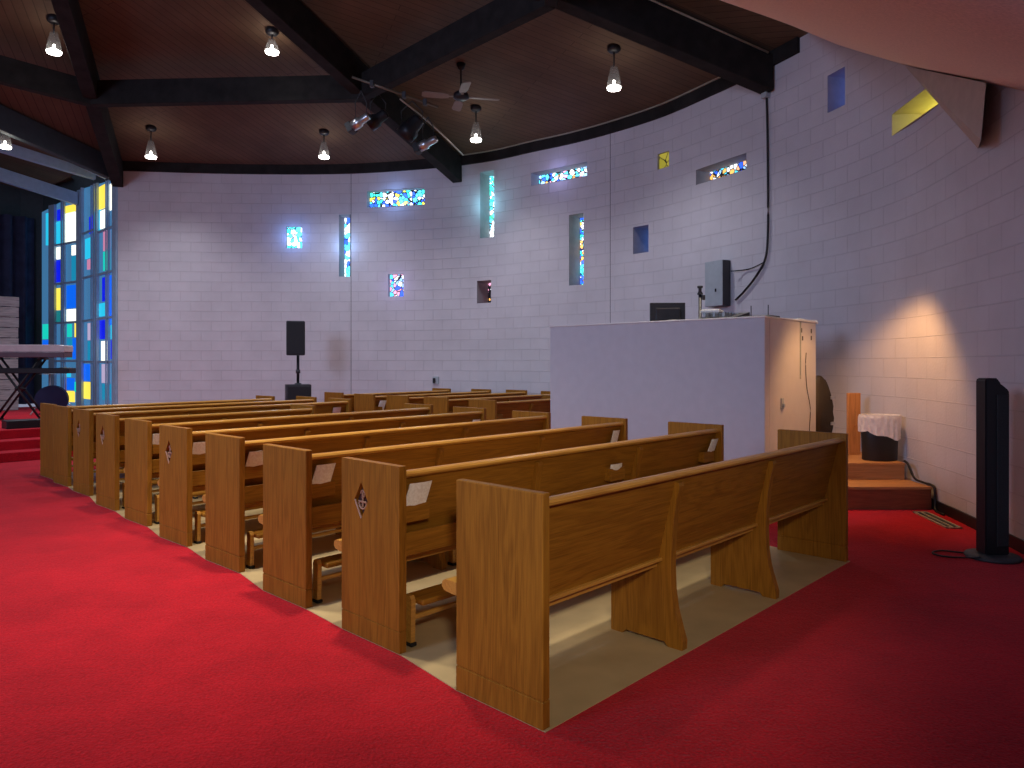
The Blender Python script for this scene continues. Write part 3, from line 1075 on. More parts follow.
bm = bmesh.new()
tube(bm, catmull([(4.22, 7.72, 0.43), (4.225, 7.66, 0.40), (4.235, 7.55, 0.27), (4.24, 7.40, 0.25), (4.245, 7.225, 0.235), (4.245, 7.20, 0.10), (4.22, 7.15, 0.012), (4.18, 6.95, 0.012)], 6), 0.013, 8)
tag(obj('step_cable', bm, M['black'], smooth=True), 'black cable draped down the right side of the wooden steps', 'cable')

# floor register
pts = [on_floor(913.7, 512.8), on_floor(926.5, 512.4), on_floor(960.5, 528), on_floor(948, 529.5)]
c = sum(pts, Vector()) / 4
ax = ((pts[2] + pts[3]) - (pts[0] + pts[1])).normalized()
rg = thing('floor_register', 'narrow pale-framed air register in the red carpet by the right wall', 'vent', (c.x, c.y, 0), math.atan2(ax.y, ax.x))
ln = ((pts[2] + pts[3]) - (pts[0] + pts[1])).length / 2
bm = bmesh.new()
for a in ((-ln / 2, ln / 2, -0.07, -0.052), (-ln / 2, ln / 2, 0.052, 0.07), (-ln / 2, -ln / 2 + 0.02, -0.07, 0.07), (ln / 2 - 0.02, ln / 2, -0.07, 0.07), (-ln / 2, ln / 2, -0.008, 0.008)):
    bx(bm, *a, 0, 0.012)
obj('frame', bm, M['ivory'], rg)
obj('duct', box(-ln / 2, ln / 2, -0.065, 0.065, 0.0, 0.004), M['black'], rg)

# column heater / tower on the right
tw = thing('tower_speaker', 'tall slim black tower standing on the carpet by the right wall', 'tower', (3.655, 5.46, 0), 0.0)
bm = bmesh.new()
lathe(bm, [(0, 0.0), (0.185, 0.0), (0.19, 0.012), (0.18, 0.026), (0.10, 0.034), (0, 0.036)], 36)
obj('base', bm, M['dark'], tw, True)
bm = bmesh.new()
prof = [(-0.092, 0.035), (0.088, 0.035), (0.090, 1.25), (0.085, 1.275), (0.030, 1.320), (0.006, 1.330), (0.004, 1.366), (-0.082, 1.366), (-0.092, 1.352)]
prism(bm, prof, 1, -0.06, 0.06)
bmesh.ops.bevel(bm, geom=bm.edges[:], offset=0.008, segments=2, affect='EDGES')
obj('housing', bm, M['black'], tw)
bm = bmesh.new()
bx(bm, -0.01, 0.078, -0.068, -0.059, 0.10, 1.24, 0.003, 1)
obj('grille', bm, M['grille'], tw)
bm = bmesh.new()
tube(bm, catmull([(3.50, 5.55, 0.012), (3.36, 5.62, 0.012), (3.25, 5.55, 0.012), (3.28, 5.45, 0.012), (3.42, 5.42, 0.012), (3.50, 5.36, 0.03)], 6), 0.007, 6)
o = obj('cord', bm, M['black'], tw, smooth=True)
o.location = (-3.655, -5.46, 0)

# ---------------------------------------------------------------- loudspeaker on pole over cabinet
sp_y = 14.3
sub = thing('speaker_cabinet', 'black floor loudspeaker cabinet carrying the speaker pole by the left wall', 'speaker', (at(298, 0, sp_y).x, sp_y, 0), 0.35)
obj('cabinet', box(-0.24, 0.24, -0.24, 0.24, 0.02, 1.06, 0.012, 2), M['dark'], sub)
obj('grille', box(-0.20, 0.22, -0.25, -0.238, 0.06, 1.02, 0.004, 1), M['grille'], sub)
bm = bmesh.new()
for x in (-0.2, 0.2):
    for y in (-0.2, 0.2):
        bx(bm, x - 0.03, x + 0.03, y - 0.03, y + 0.03, 0, 0.02)
obj('rubber_feet', bm, M['rubber'], sub)
pl = thing('speaker_pole', 'thin black pole rising from the floor cabinet', 'pole', (at(298, 0, sp_y).x, sp_y, 1.06), 0)
bm = bmesh.new()
tube(bm, [(0, 0, 0), (0, 0, 0.60)], 0.028, 10)
obj('tube', bm, M['black'], pl, True)
bm = bmesh.new()
lathe(bm, [(0.028, 0.22), (0.045, 0.22), (0.045, 0.29), (0.028, 0.29)], 12)
lathe(bm, [(0, 0.0), (0.07, 0.0), (0.07, 0.015), (0.03, 0.03)], 12)
obj('collar', bm, M['dark'], pl, True)
ls = thing('loudspeaker', 'black loudspeaker box on top of a thin pole against the left wall', 'speaker', (at(296, 0, sp_y).x, sp_y, 1.635), 0.25)
bm = bmesh.new()
prism(bm, [(-0.18, -0.16), (0.18, -0.16), (0.13, 0.17), (-0.13, 0.17)], 2, 0.0, 0.68)
bmesh.ops.bevel(bm, geom=bm.edges[:], offset=0.012, segments=2, affect='EDGES')
obj('cabinet', bm, M['dark'], ls)
obj('grille', box(-0.165, 0.165, -0.172, -0.155, 0.02, 0.66, 0.006, 2), M['grille'], ls)

# ---------------------------------------------------------------- stage and sanctuary at the left
TS = math.radians(46.0)
su, sv = Vector((math.cos(TS), math.sin(TS), 0)), Vector((-math.sin(TS), math.cos(TS), 0))


def sp_(u, v, z=0.0):
    q = su * u + sv * v
    return Vector((q.x, q.y, z))


stage = thing('stage', 'red carpeted stage with three steps at the left front', 'stage', (0, 0, 0), TS)
for k, (v0, v1, z1) in enumerate(((12.86, 20.6, 0.14), (13.24, 20.6, 0.28), (13.64, 20.6, 0.42))):
    bm = box(-4.5, 5.22, v0, v1 if k == 2 else v0 + 0.45, 0.0 if k < 2 else 0.0, z1, 0.012, 2)
    obj(('step', 'step', 'stage_floor')[k], bm, M['carpet'], stage)


def hit(px, P, D):
    """where the pixel column meets the vertical plane through P along D"""
    k = (px - 512) / F
    t = (k * P.y - P.x) / (D.x - k * D.y)
    return P + D * t


PA, DA = Vector((-8.69, 15.83, 0)), Vector((-0.7193, 0.6947, 0))
PBm = hit(80.5, PA, DA)
DB = Vector((-0.84, 0.543, 0))
PANES_A = [
    (95.5, 104, 186, 209, 'y'), (99, 104, 210, 228, 'w'), (95.5, 99, 210, 231, 'c'), (107.5, 110, 184, 210, 'w'), (88, 92.5, 216, 233, 'b'),
    (84, 90, 238, 258, 'c'), (86, 90, 259, 269, 'p'), (102, 107.5, 231, 250, 'p'), (102, 107.5, 251, 270, 't'), (101, 106, 277, 301, 'b'),
    (108.5, 112, 275, 325, 'l'), (98, 105, 303, 316, 'c'), (86.5, 90.5, 323, 340, 'v'), (86.5, 90.5, 341, 360, 'd'), (98.5, 105.5, 320, 339, 'b'),
    (100, 106, 341, 361, 'w'), (109.5, 113, 319, 339, 'c'), (109.5, 114, 340, 359, 'b'), (82.5, 88, 364, 381, 'l'), (82.5, 89, 382, 399, 'y'),
    (101, 109, 384, 400, 'd'), (100.5, 107.5, 364, 383, 'v')]
PANES_B = [
    (64, 74, 205, 212, 'y'), (64, 74, 212.5, 242, 'w'), (56, 62.5, 209, 220, 'b'), (55, 63, 221, 243, 'c'), (55, 59.5, 247, 259, 'w'), (55, 60, 260, 282, 'b'),
    (70.5, 74, 245, 255, 'w'), (70.5, 75, 256, 280, 'd'), (55.5, 60, 288, 310, 'y'), (55.5, 60.5, 311, 322, 'g'), (65.5, 76, 285, 308, 'l'),
    (65.5, 76, 309, 321, 'w'), (66, 70, 324, 337, 't'), (73.5, 79, 323, 337, 'y'), (66, 70.5, 338, 359, 'd'), (71.5, 79, 338, 359, 'l'),
    (62, 69, 368, 377, 'c'), (65, 73, 378, 390, 'l'), (65, 73, 391, 402, 'y'), (73.5, 79.5, 382, 392, 't'), (44.8, 47.2, 213, 245, 'c'),
    (41.5, 49, 324, 339, 't'), (41.5, 49, 340, 347, 'l')]
PC = {k: mat_emit('pane_' + n, c, e) for k, n, c, e in (
    ('y', 'yellow', (0.95, 0.72, 0.08), 1.2), ('w', 'white', (1.0, 1.0, 0.85), 1.3), ('c', 'cyan', (0.02, 0.50, 0.75), 1.1), ('b', 'blue', (0.004, 0.012, 0.75), 1.0),
    ('p', 'pink', (0.62, 0.24, 0.40), 0.9), ('t', 'teal', (0.01, 0.62, 0.50), 1.0), ('l', 'sky', (0.004, 0.13, 0.85), 1.0), ('v', 'lavender', (0.5, 0.42, 0.62), 0.9),
    ('d', 'dim_cyan', (0.01, 0.26, 0.45), 0.9), ('g', 'green', (0.01, 0.20, 0.22), 0.9))}
PNAME = {'y': 'yellow', 'w': 'white', 'c': 'cyan', 'b': 'deep blue', 'p': 'pink', 't': 'teal', 'l': 'bright blue', 'v': 'lavender', 'd': 'dull cyan', 'g': 'green'}


def glass_wall(name, P, D, px_a, px_b, panes, verts_px, hor, zt):
    """facet of mullions with coloured panes; verts_px: mullion columns, hor: (px0,px1,py) rails"""
    nrm = Vector((D.y, -D.x, 0))
    if nrm.y > 0:
        nrm = -nrm
    A, B = hit(px_a, P, D), hit(px_b, P, D)
    bm = bmesh.new()
    q = [bm.verts.new((p.x - nrm.x * 0.045, p.y - nrm.y * 0.045, z)) for p, z in ((A, 0.42), (B, 0.42), (B, zt(px_b)), (A, zt(px_a)))]
    bm.faces.new(q)
    root = struct(obj(name, bm, M['frosted']))
    for a, b_, c_, d_, k in panes:
        p, r_ = hit(a, P, D), hit(b_, P, D)
        ym = (p.y + r_.y) / 2
        za, zb = H + (HY - d_) / F * ym, H + (HY - c_) / F * ym
        bm = bmesh.new()
        vs = []
        for off in (0.05, 0.022):
            for pt, z in ((p, za), (r_, za), (r_, zb), (p, zb)):
                vs.append(bm.verts.new((pt.x - nrm.x * off, pt.y - nrm.y * off, z)))
        for f in ((0, 1, 2, 3), (4, 5, 6, 7), (0, 1, 5, 4), (1, 2, 6, 5), (2, 3, 7, 6), (3, 0, 4, 7)):
            bm.faces.new([vs[i] for i in f])
        o = obj('pane', bm, PC[k], root)
        o['label'] = PNAME[k] + ' glass pane'
    bm = bmesh.new()
    for px, w in verts_px:
        c0 = hit(px, P, D)
        mt = Matrix(((D.x, nrm.x, 0, c0.x), (D.y, nrm.y, 0, c0.y), (0, 0, 1, 0), (0, 0, 0, 1)))
        bx(bm, -w / 2, w / 2, -0.03, 0.03 if w > 0.07 else 0.012, 0.42, zt(px), M=mt)
    for a, b_, py in hor:
        p, r_ = hit(a, P, D), hit(b_, P, D)
        z = H + (HY - py) / F * (p.y + r_.y) / 2
        l_ = (r_ - p).length
        dd = (r_ - p).normalized()
        mt = Matrix(((dd.x, nrm.x, 0, p.x), (dd.y, nrm.y, 0, p.y), (0, 0, 1, z), (0, 0, 0, 1)))
        bx(bm, 0, l_, -0.03, 0.012, -0.025, 0.025, M=mt)
    obj('mullion_frame', bm, M['mullion'], root)
    return root


def ztA(px):
    y = 178 + (115 - px) * 0.30
    return H + (HY - y) / F * hit(px, PA, DA).y


def ztB(px):
    y = 190 + (80 - px) * 0.55
    return H + (HY - y) / F * hit(px, PBm, DB).y


glass_wall('window_14', PA, DA, 116, 80.5, PANES_A,
           [(115.5, 0.22), (112.8, 0.06), (108.2, 0.05), (105.8, 0.025), (97.2, 0.10), (94.8, 0.08), (91.2, 0.025), (82.2, 0.08)],
           [(81, 94.5, 232), (97.6, 113, 229.5), (81, 94.5, 277), (97.6, 113, 273), (81, 94.5, 320.5), (97.6, 113, 318), (81, 113, 361.8)], ztA)
glass_wall('window_15', PBm, DB, 80.4, 40, PANES_B,
           [(79.6, 0.14), (77.0, 0.05), (64.0, 0.05), (61.5, 0.05), (52.5, 0.30)],
           [(55, 77, 243.5), (55, 77, 283), (55, 77, 322.5), (55, 79, 361)], ztB)

# curtain behind the stage
PK0 = hit(41, PBm, DB) - su * 0.12 + sv * 0.1
bm = bmesh.new()
n = 150
ln = 7.0
prev = None
for k in range(n + 1):
    t = k / n * ln
    w = 0.10 * math.sin(t * 19) + 0.04 * math.sin(t * 43 + 1)
    p = PK0 - su * t + sv * w
    q = [bm.verts.new((p.x, p.y, z)) for z in (0.42, 2.0, 3.6, 5.28)]
    if prev:
        for a in range(3):
            f = bm.faces.new((prev[a], q[a], q[a + 1], prev[a + 1]))
            f.smooth = True
    prev = q
tag(obj('curtain', bm, M['curtain']), 'dark navy pleated curtain hanging behind the stage', 'curtain')

# wall over the glass and behind the curtain, up to the sanctuary roof
bm = bmesh.new()
hp = [(hit(116.5, PA, DA), ztA(116)), (hit(80.5, PA, DA), ztA(80.5)), (hit(40, PBm, DB), ztB(40)), (PK0 - su * 0.3 + sv * 0.35, 0.42), (PK0 - su * 9 + sv * 0.35, 0.42)]
for (a, za), (b, zb) in zip(hp, hp[1:]):
    off = Vector((0.03, 0.06, 0))
    if za > 1 and zb < 1:
        za = zb = 0.42
    bm.faces.new([bm.verts.new(p) for p in (Vector((a.x, a.y, za)) + off, Vector((b.x, b.y, zb)) + off, Vector((b.x, b.y, 7.6)) + off, Vector((a.x, a.y, 7.6)) + off)])
struct(obj('wall_sanctuary', bm, M['header']))

# sanctuary roof: joists with the glass's blue light put into their colour, planks above
def joist(px0, py0, px1, py1, Y0, w=0.2, dep=0.3):
    a = at(px0, py0, Y0)
    k = (px1 - 512) / F
    t = (k * a.y - a.x) / (-su.x + k * su.y)
    e = a - su * t
    e.z = H + (HY - py1) / F * e.y
    e2 = a.lerp(e, 1.8)
    return beam('ceiling_beam', a, e2, w, dep)


beam('ceiling_beam', (-8.66, 15.75, 5.45), (-10.05, 10.6, 6.0), 0.14, 0.46).data.materials[0] = M['header']
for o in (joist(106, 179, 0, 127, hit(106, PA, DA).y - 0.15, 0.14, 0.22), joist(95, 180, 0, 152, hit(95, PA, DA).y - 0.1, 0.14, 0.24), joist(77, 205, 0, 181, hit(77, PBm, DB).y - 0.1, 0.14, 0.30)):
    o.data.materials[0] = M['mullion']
bm = bmesh.new()
uvl = bm.loops.layers.uv.new('UVMap')
cr = [Vector((-8.6, 15.6, 6.0)), Vector((-10.0, 10.5, 7.0)), PBm + sv * 0.5 + Vector((0, 0, 6.1)), hit(30, PBm, DB) + Vector((0, 0, 6.0)) + sv * 1.2, PK0 - su * 8 + sv + Vector((0, 0, 7.4))]
f = bm.faces.new([bm.verts.new(p) for p in cr])
for lp in f.loops:
    lp[uvl].uv = (lp.vert.co.xy.dot(su.xy), lp.vert.co.xy.dot(sv.xy))
struct(obj('ceiling_3', bm, M['plank_ceiling']))

# weathered plank panel at the back of the stage
c0 = at(19, 297, 16.2)
pp_ = thing('plank_panel', 'panel of weathered grey boards standing at the back of the stage', 'panel', (c0.x, c0.y, 0.42), TS)
zt = c0.z - 0.42
nb = 11
for k in range(nb):
    h0 = zt * k / nb
    obj('board', box(-1.6, random.uniform(-0.02, 0.0), -0.02, 0.012 * random.random(), h0 + 0.008, h0 + zt / nb - 0.006, 0.004, 1), M['pallet'], pp_)
bm = bmesh.new()
for x in (-1.5, -0.8, -0.1):
    bx(bm, x - 0.05, x + 0.05, 0.015, 0.06, 0, zt - 0.01)
obj('batten', bm, M['pallet'], pp_)

# keyboard on a crossed stand
ky = thing('keyboard', 'pale electric keyboard on a crossed stand at the left edge', 'keyboard', (0, 0, 0), 0)
KR = at(65, 352, 13.4)
kz = KR.z - 0.10
kb_dir = Vector((-1, -0.12, 0)).normalized()
ka = math.atan2(-kb_dir.y, -kb_dir.x)
ky.location = (KR.x, KR.y, kz)
ky.rotation_euler.z = ka
obj('keyboard_body', box(-1.5, 0.0, -0.02, 0.32, 0.10, 0.225, 0.012, 2), M['keybed'], ky)
obj('key_slip', box(-1.5, -0.005, -0.03, 0.30, 0.0, 0.10, 0.008, 1), M['plum'], ky)
bm = bmesh.new()
for k in range(30):
    bx(bm, -1.40 + k * 0.044, -1.40 + k * 0.044 + 0.04, -0.02, 0.12, 0.225, 0.235)
obj('keys', bm, M['cap'], ky)
ks = thing('keyboard_stand', 'black crossed stand under the pale keyboard', 'stand', (KR.x, KR.y, 0.42), ka)
hz = kz - 0.42
for y in (0.04, 0.26):
    for a, b_ in (((-1.25, y, 0.02), (-0.45, y, hz - 0.01)), ((-0.45, y, 0.02), (-1.25, y, hz - 0.01))):
        bm = bmesh.new()
        tube(bm, [a, b_], 0.022, 8)
        obj('leg', bm, M['black'], ks, True)
bm = bmesh.new()
for x in (-1.25, -0.45):
    tube(bm, [(x, 0.0, 0.022), (x, 0.32, 0.022)], 0.022, 8)
    tube(bm, [(x, 0.0, hz - 0.022), (x, 0.32, hz - 0.022)], 0.022, 8)
tube(bm, [(-0.85, 0.0, hz / 2), (-0.85, 0.3, hz / 2)], 0.03, 8)
obj('crossbar', bm, M['black'], ks, True)
obj('shelf', box(-1.5, 0.06, 0.0, 0.3, hz - 0.30, hz - 0.20, 0.01, 1), M['black'], ks)
bm = bmesh.new()
bx(bm, -0.25, 0.25, -0.18, 0.18, 0, 0.13, 0.01, 2)
o = obj('floor_monitor', bm, M['black'], loc=sp_(2.90, 14.0, 0.42), rotz=TS)
tag(o, 'low black box on the edge of the red stage', 'stage box')

# drum kit
dz = 0.42
db = thing('bass_drum', 'dark navy bass drum on the stage below the glass wall', 'drum', at(52, 0, 15.0) * 1, 0.5)
db.location = (at(52, 0, 15.0).x, 15.0, dz + 0.30)
bm = bmesh.new()
lathe(bm, [(0, -0.2), (0.28, -0.2), (0.295, -0.2), (0.295, -0.17), (0.28, -0.17), (0.28, 0.17), (0.295, 0.17), (0.295, 0.2), (0, 0.2)], 28, M=Matrix.Rotation(math.pi / 2, 4, 'X'))
obj('shell', bm, M['navy'], db)
bm = bmesh.new()
for s in (-1, 1):
    tube(bm, [(0.24 * s, -0.12, -0.1), (0.36 * s, -0.2, -0.295)], 0.012, 6)
obj('spur', bm, M['steel'], db)
for px, py, Y, rad, lab in ((50, 374, 15.75, 0.20, 'small cymbal with a bright rim above the bass drum'), (66, 368, 16.3, 0.20, 'round cymbal right of the keyboard, near the glass wall')):
    c = at(px, py, Y)
    cy = thing('cymbal', lab, 'cymbal', (c.x, c.y, dz), 0)
    hh = c.z - dz
    bm = bmesh.new()
    lathe(bm, [(0, hh + 0.02), (0.04, hh + 0.018), (rad, hh), (rad, hh - 0.004), (0.03, hh + 0.006), (0, hh + 0.008)], 28)
    obj('plate', bm, M['steel'], cy, True)
    bm = bmesh.new()
    tube(bm, [(0, 0, 0.20), (0, 0, hh + 0.05)], 0.011, 8)
    for k in range(3):
        t = k * 2.094
        tube(bm, [(0, 0, 0.24), (0.2 * math.cos(t), 0.2 * math.sin(t), 0.01)], 0.010, 6)
    obj('stand', bm, M['steel'], cy, True)


# ---------------------------------------------------------------- ceiling lamps
def roof_z(x, y):
    """height of the plank roof above a floor point"""
    d = Vector((x - AP.x, y - AP.y))
    best = None
    for a, b in zip(RIM, RIM[1:] + RIM[:1]):
        m2 = Matrix(((a.x - AP.x, b.x - AP.x), (a.y - AP.y, b.y - AP.y)))
        if abs(m2.determinant()) < 1e-9:
            continue
        s = m2.inverted() @ d
        if s[0] >= -1e-6 and s[1] >= -1e-6:
            return AP.z + (a.z - AP.z) * s[0] + (b.z - AP.z) * s[1]
    return 6.5


def roof_hit(px, py):
    lo, hi = 2.0, 16.0
    r_ = ray(px, py)
    for _ in range(50):
        m_ = (lo + hi) / 2
        p = r_ * m_
        if H + p.z < roof_z(p.x, p.y):
            lo = m_
        else:
            hi = m_
    p = r_ * lo
    return Vector((p.x, p.y, H + p.z))


LAMPS = [(54, 52, 18, 'pendant lamp by the left roof beam near the top left corner'),
         (5, 147, 112, 'pendant lamp cut by the left edge of the photo, before the stage'),
         (151, 157, 127, 'pendant lamp over the left block wall, just right of the left roof beam'),
         (272, 52, 30, 'pendant lamp left of the long central roof beam'),
         (324, 157, 131, 'pendant lamp over the wall between the left wall and the stage spotlights'),
         (476, 140, 107, 'pendant lamp under the ceiling fan'),
         (614, 88, 47, 'pendant lamp right of the fan, before the right roof beam')]
for px, py, pc, lab in LAMPS:
    c = roof_hit(px, pc)
    zl = H + (HY - py) / F * c.y
    root = thing('pendant_lamp', 'lit glass ' + lab, 'lamp', (c.x, c.y, zl), 0, 'pendant lamps under the roof')
    top = c.z - zl
    bm = bmesh.new()
    lathe(bm, [(0, top + 0.03), (0.10, top + 0.03), (0.10, top - 0.05), (0.07, top - 0.08), (0, top - 0.08)], 18)
    obj('canopy', bm, M['black'], root, True)
    bm = bmesh.new()
    tube(bm, [(0, 0, min(0.32, top * 0.55)), (0, 0, top - 0.06)], 0.012, 8)
    obj('stem', bm, M['black'], root, True)
    bm = bmesh.new()
    hg = min(0.34, top * 0.6)
    lathe(bm, [(0.035, hg), (0.05, hg - 0.01), (0.085, hg * 0.55), (0.115, 0.01), (0.110, 0.01), (0.080, hg * 0.55), (0.045, hg - 0.015)], 20)
    obj('lamp_shade', bm, M['glass'], root, True)
    bm = bmesh.new()
    lathe(bm, [(0, 0.035), (0.06, 0.035), (0.105, 0.01), (0.10, -0.02), (0, -0.032)], 20)
    lathe(bm, [(0, 0.12), (0.014, 0.115), (0.022, 0.09), (0.014, 0.06), (0, 0.06)], 12)
    obj('bulb', bm, M['bulb'], root, True)
    L = bpy.data.lights.new('lamp_light', 'SPOT')
    L.energy = 215
    L.color = (0.86, 0.88, 1.0)
    L.spot_size = math.radians(135)
    L.spot_blend = 1.0
    L.shadow_soft_size = 0.12
    lo_ = bpy.data.objects.new('lamp_light', L)
    COL.objects.link(lo_)
    lo_.location = (c.x, c.y, zl - 0.06)

# ---------------------------------------------------------------- ceiling fan
fc = roof_hit(461, 64)
hubz = H + (HY - 97) / F * fc.y
fan = thing('ceiling_fan', 'dark ceiling fan with pale blades under the brown plank roof', 'fan', (fc.x, fc.y, hubz), 0.0)
bm = bmesh.new()
lathe(bm, [(0, fc.z - hubz), (0.08, fc.z - hubz), (0.05, fc.z - hubz - 0.09), (0.016, fc.z - hubz - 0.10), (0.016, 0.12), (0.05, 0.09), (0, 0.08)], 16)
obj('rod', bm, M['black'], fan, True)
bm = bmesh.new()
lathe(bm, [(0, 0.09), (0.06, 0.09), (0.125, 0.05), (0.13, -0.02), (0.07, -0.05), (0, -0.055)], 24)
obj('motor', bm, M['black'], fan, True)
for k in range(4):
    a = math.radians(12 + 90 * k)
    bm = bmesh.new()
    Mb = RZ(a) @ Matrix.Rotation(math.radians(12), 4, 'X')
    bx(bm, 0.11, 0.22, -0.02, 0.02, -0.008, 0.008, M=RZ(a))
    prism(bm, [(0.20, -0.05), (0.30, -0.075), (0.60, -0.08), (0.645, -0.05), (0.645, 0.05), (0.60, 0.08), (0.30, 0.075), (0.20, 0.05)], 2, -0.006, 0.006, M=Mb)
    obj('blade', bm, M['fanblade'], fan)

# ---------------------------------------------------------------- stage lighting under the central beam
bar_y = 10.9
bm = bmesh.new()
tube(bm, [at(352, 77, bar_y), at(438, 107, bar_y + 0.5)], 0.020, 8)
lb = thing('lighting_bar', 'pipe with clamps crossing under the central roof beam', 'lighting bar', (0, 0, 0))
obj('pipe', bm, M['bronze'], lb, True)
for px, py in ((372, 84), (404, 95.2), (425, 102.5)):
    p = at(px, py, bar_y + (px - 352) / 172)
    bm = box(p.x - 0.03, p.x + 0.03, p.y - 0.04, p.y + 0.04, p.z - 0.05, p.z + 0.05, 0.006, 1)
    obj('clamp', bm, M['dark'], lb)


def spotlight(px, py, Y, dx, dz, dy, length, rad, lab, silver, hang):
    c = at(px, py, Y)
    d = Vector((dx, dy, dz)).normalized()
    root = thing('stage_spotlight', lab, 'stage light', c, 0, 'stage spotlights under the central beam')
    q = d.to_track_quat('Z', 'Y').to_matrix().to_4x4()
    bm = bmesh.new()
    l = length / 2
    lathe(bm, [(0, -l), (rad * 0.6, -l), (rad * 0.72, -l * 0.8), (rad * 0.75, 0), (rad, l * 0.15), (rad, l), (rad * 0.9, l), (rad * 0.85, l * 0.5), (0, l * 0.45)], 20, M=q)
    obj('housing', bm, M['steel'] if silver else M['black'], root, True)
    bm = bmesh.new()
    for s in (-1, 1):
        tube(bm, [(s * rad * 1.02, 0, 0), (s * rad * 1.1, 0, hang * 0.6), (0, 0, hang)], 0.010, 6)
    obj('yoke', bm, M['dark'], root)
    if silver:
        bm = bmesh.new()
        sd = d.cross(Vector((0, 0, 1))).normalized()
        for s in (-1, 1):
            bx(bm, -rad * 0.9, rad * 0.9, rad * 0.95 if s > 0 else -rad * 1.0, rad * 1.0 if s > 0 else -rad * 0.95, l, l + rad * 1.1, M=q)
            bx(bm, rad * 0.95 if s > 0 else -rad * 1.0, rad * 1.0 if s > 0 else -rad * 0.95, -rad * 0.9, rad * 0.9, l, l + rad * 1.1, M=q)
        obj('barn_door', bm, M['black'], root)


spotlight(361, 121, 11.9, -0.85, -0.45, 0.3, 0.34, 0.085, 'silver stage spotlight at the left of the cluster, aimed left', True, 0.5)
spotlight(378, 119, 12.2, -0.80, -0.50, 0.2, 0.36, 0.12, 'black stage spotlight beside the left silver one', False, 0.45)
spotlight(412, 127, 12.4, -0.65, -0.65, 0.2, 0.42, 0.17, 'wide black stage spotlight in the middle of the cluster', False, 0.45)
spotlight(428, 143, 12.4, -0.85, -0.35, 0.25, 0.34, 0.085, 'silver stage spotlight lowest in the cluster, aimed left', True, 0.45)
bm = bmesh.new()
cp = [at(400, 99, 12.0), at(430, 123, 12.6), at(455, 147, 13.3), at(463, 155, 14.2)]
tube(bm, catmull(cp, 5), 0.014, 8)
tag(obj('conduit', bm, M['ivory'], smooth=True), 'thin conduit following the central roof beam down to the wall', 'conduit')
bm = bmesh.new()
e5 = ends[2]
d5 = (ab - e5).normalized()
s5 = Vector((d5.y, -d5.x, 0)).normalized()
if s5.y > 0:
    s5 = -s5
tube(bm, [e5 + d5 * t + s5 * 0.13 + Vector((0, 0, 0.49)) for t in (0.15, 1.5, 3.0, 4.5)] , 0.014, 8)
tag(obj('conduit', bm, M['ivory'], smooth=True), 'thin pale conduit along the top edge of the right roof beam', 'conduit')
strip_along('trim_5', s_at(464), s_at(728), 0.055, ZC - 0.01, ZC + 0.012, 0.02, M['ivory'])

# ---------------------------------------------------------------- light
w = bpy.data.worlds.new('World')
S.world = w
w.use_nodes = True
bg = w.node_tree.nodes['Background']
bg.inputs['Color'].default_value = (0.66, 0.72, 1.0, 1)
bg.inputs['Strength'].default_value = 0.36


def lamp(kind, name, loc, target, energy, col, **kw):
    L = bpy.data.lights.new(name, kind)
    L.energy = energy
    L.color = col
    for k, v in kw.items():
        setattr(L, k, v)
    o = bpy.data.objects.new(name, L)
    COL.objects.link(o)
    o.location = loc
    o.rotation_euler = (Vector(target) - Vector(loc)).to_track_quat('-Z', 'Y').to_euler()
    return o


# warm spot added for the glow by the wooden steps, no fixture
lamp('SPOT', 'soffit_downlight', (3.55, 7.45, 2.55), (4.05, 7.85, 0.4), 95, (1.0, 0.50, 0.18), spot_size=math.radians(104), spot_blend=0.6, shadow_soft_size=0.12)
# cool lamp over the stage
lamp('SPOT', 'stage_light', (-9.6, 13.4, 5.2), (-9.2, 13.2, 0.4), 420, (0.70, 0.78, 1.0), spot_size=math.radians(84), spot_blend=0.9, shadow_soft_size=0.15)
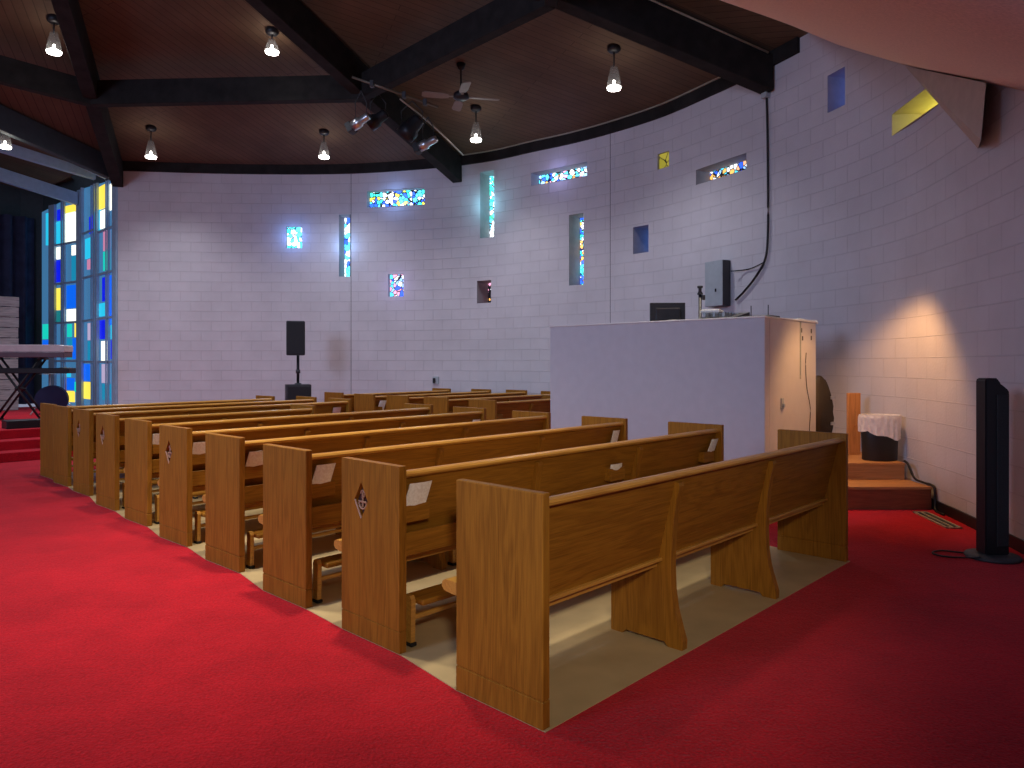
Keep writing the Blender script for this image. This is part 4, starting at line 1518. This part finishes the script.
# added warm spots without fixtures, brightening carpet, pews and booth top
for p, q, e_, a_ in (((-2.7, 4.8, 5.8), (-2.4, 5.1, 0), 760, 78), ((-6.4, 5.8, 5.9), (-5.6, 6.6, 0), 70, 60), ((-0.9, 5.0, 6.0), (-1.1, 5.4, 0), 850, 66),
                     ((-3.4, 8.4, 6.6), (-3.2, 8.8, 0), 650, 80), ((0.35, -1.2, 2.7), (0.55, 3.6, 0.75), 420, 40), ((2.5, 8.7, 5.2), (2.3, 8.7, 0), 430, 56)):
    lamp('SPOT', 'nave_light', p, q, e_, (1.0, 0.85, 0.68), spot_size=math.radians(a_), spot_blend=1.0, shadow_soft_size=0.2)

# added cool area fill from behind left, standing in for unseen daylight
lamp('AREA', 'window_daylight', (-7.5, -1.5, 4.4), (-1.5, 12.0, 1.8), 210, (0.50, 0.62, 1.0), shape='RECTANGLE', size=2.5, size_y=2.5, spread=math.radians(110))

# added point lamps imitating a glare halo round the brightest small windows
for i, e_, c_ in ((0, 7, (0.15, 0.35, 1.0)), (1, 6, (0.25, 0.5, 1.0)), (2, 6, (0.25, 0.45, 1.0)), (3, 2, (0.5, 0.4, 1.0)), (4, 6, (0.3, 0.8, 1.0)), (6, 3, (0.45, 0.45, 1.0))):
    s0, s1, z0, z1 = WREC[i]
    p = wpos((s0 + s1) / 2) - wout((s0 + s1) / 2) * 0.22
    lamp('POINT', 'window_daylight', (p.x, p.y, (z0 + z1) / 2), (0, 0, 0), e_, c_, shadow_soft_size=0.12)

# ---------------------------------------------------------------- camera and colour
cam = bpy.data.cameras.new('Camera')
cam.sensor_width = 36.0
cam.lens = F / 1024 * 36.0
cam.shift_y = -(384 - HY) / 1024
co = bpy.data.objects.new('Camera', cam)
COL.objects.link(co)
co.location = (0, 0, H)
co.rotation_euler = (math.radians(90), 0, 0)
S.camera = co
S.view_settings.view_transform = 'Standard'
S.view_settings.look = 'None'
S.view_settings.gamma = 1.0
S.view_settings.exposure = 0.0
S.view_settings.use_curve_mapping = False
S.cycles.use_denoising = True
S.cycles.max_bounces = 8
S.cycles.sample_clamp_indirect = 6.0
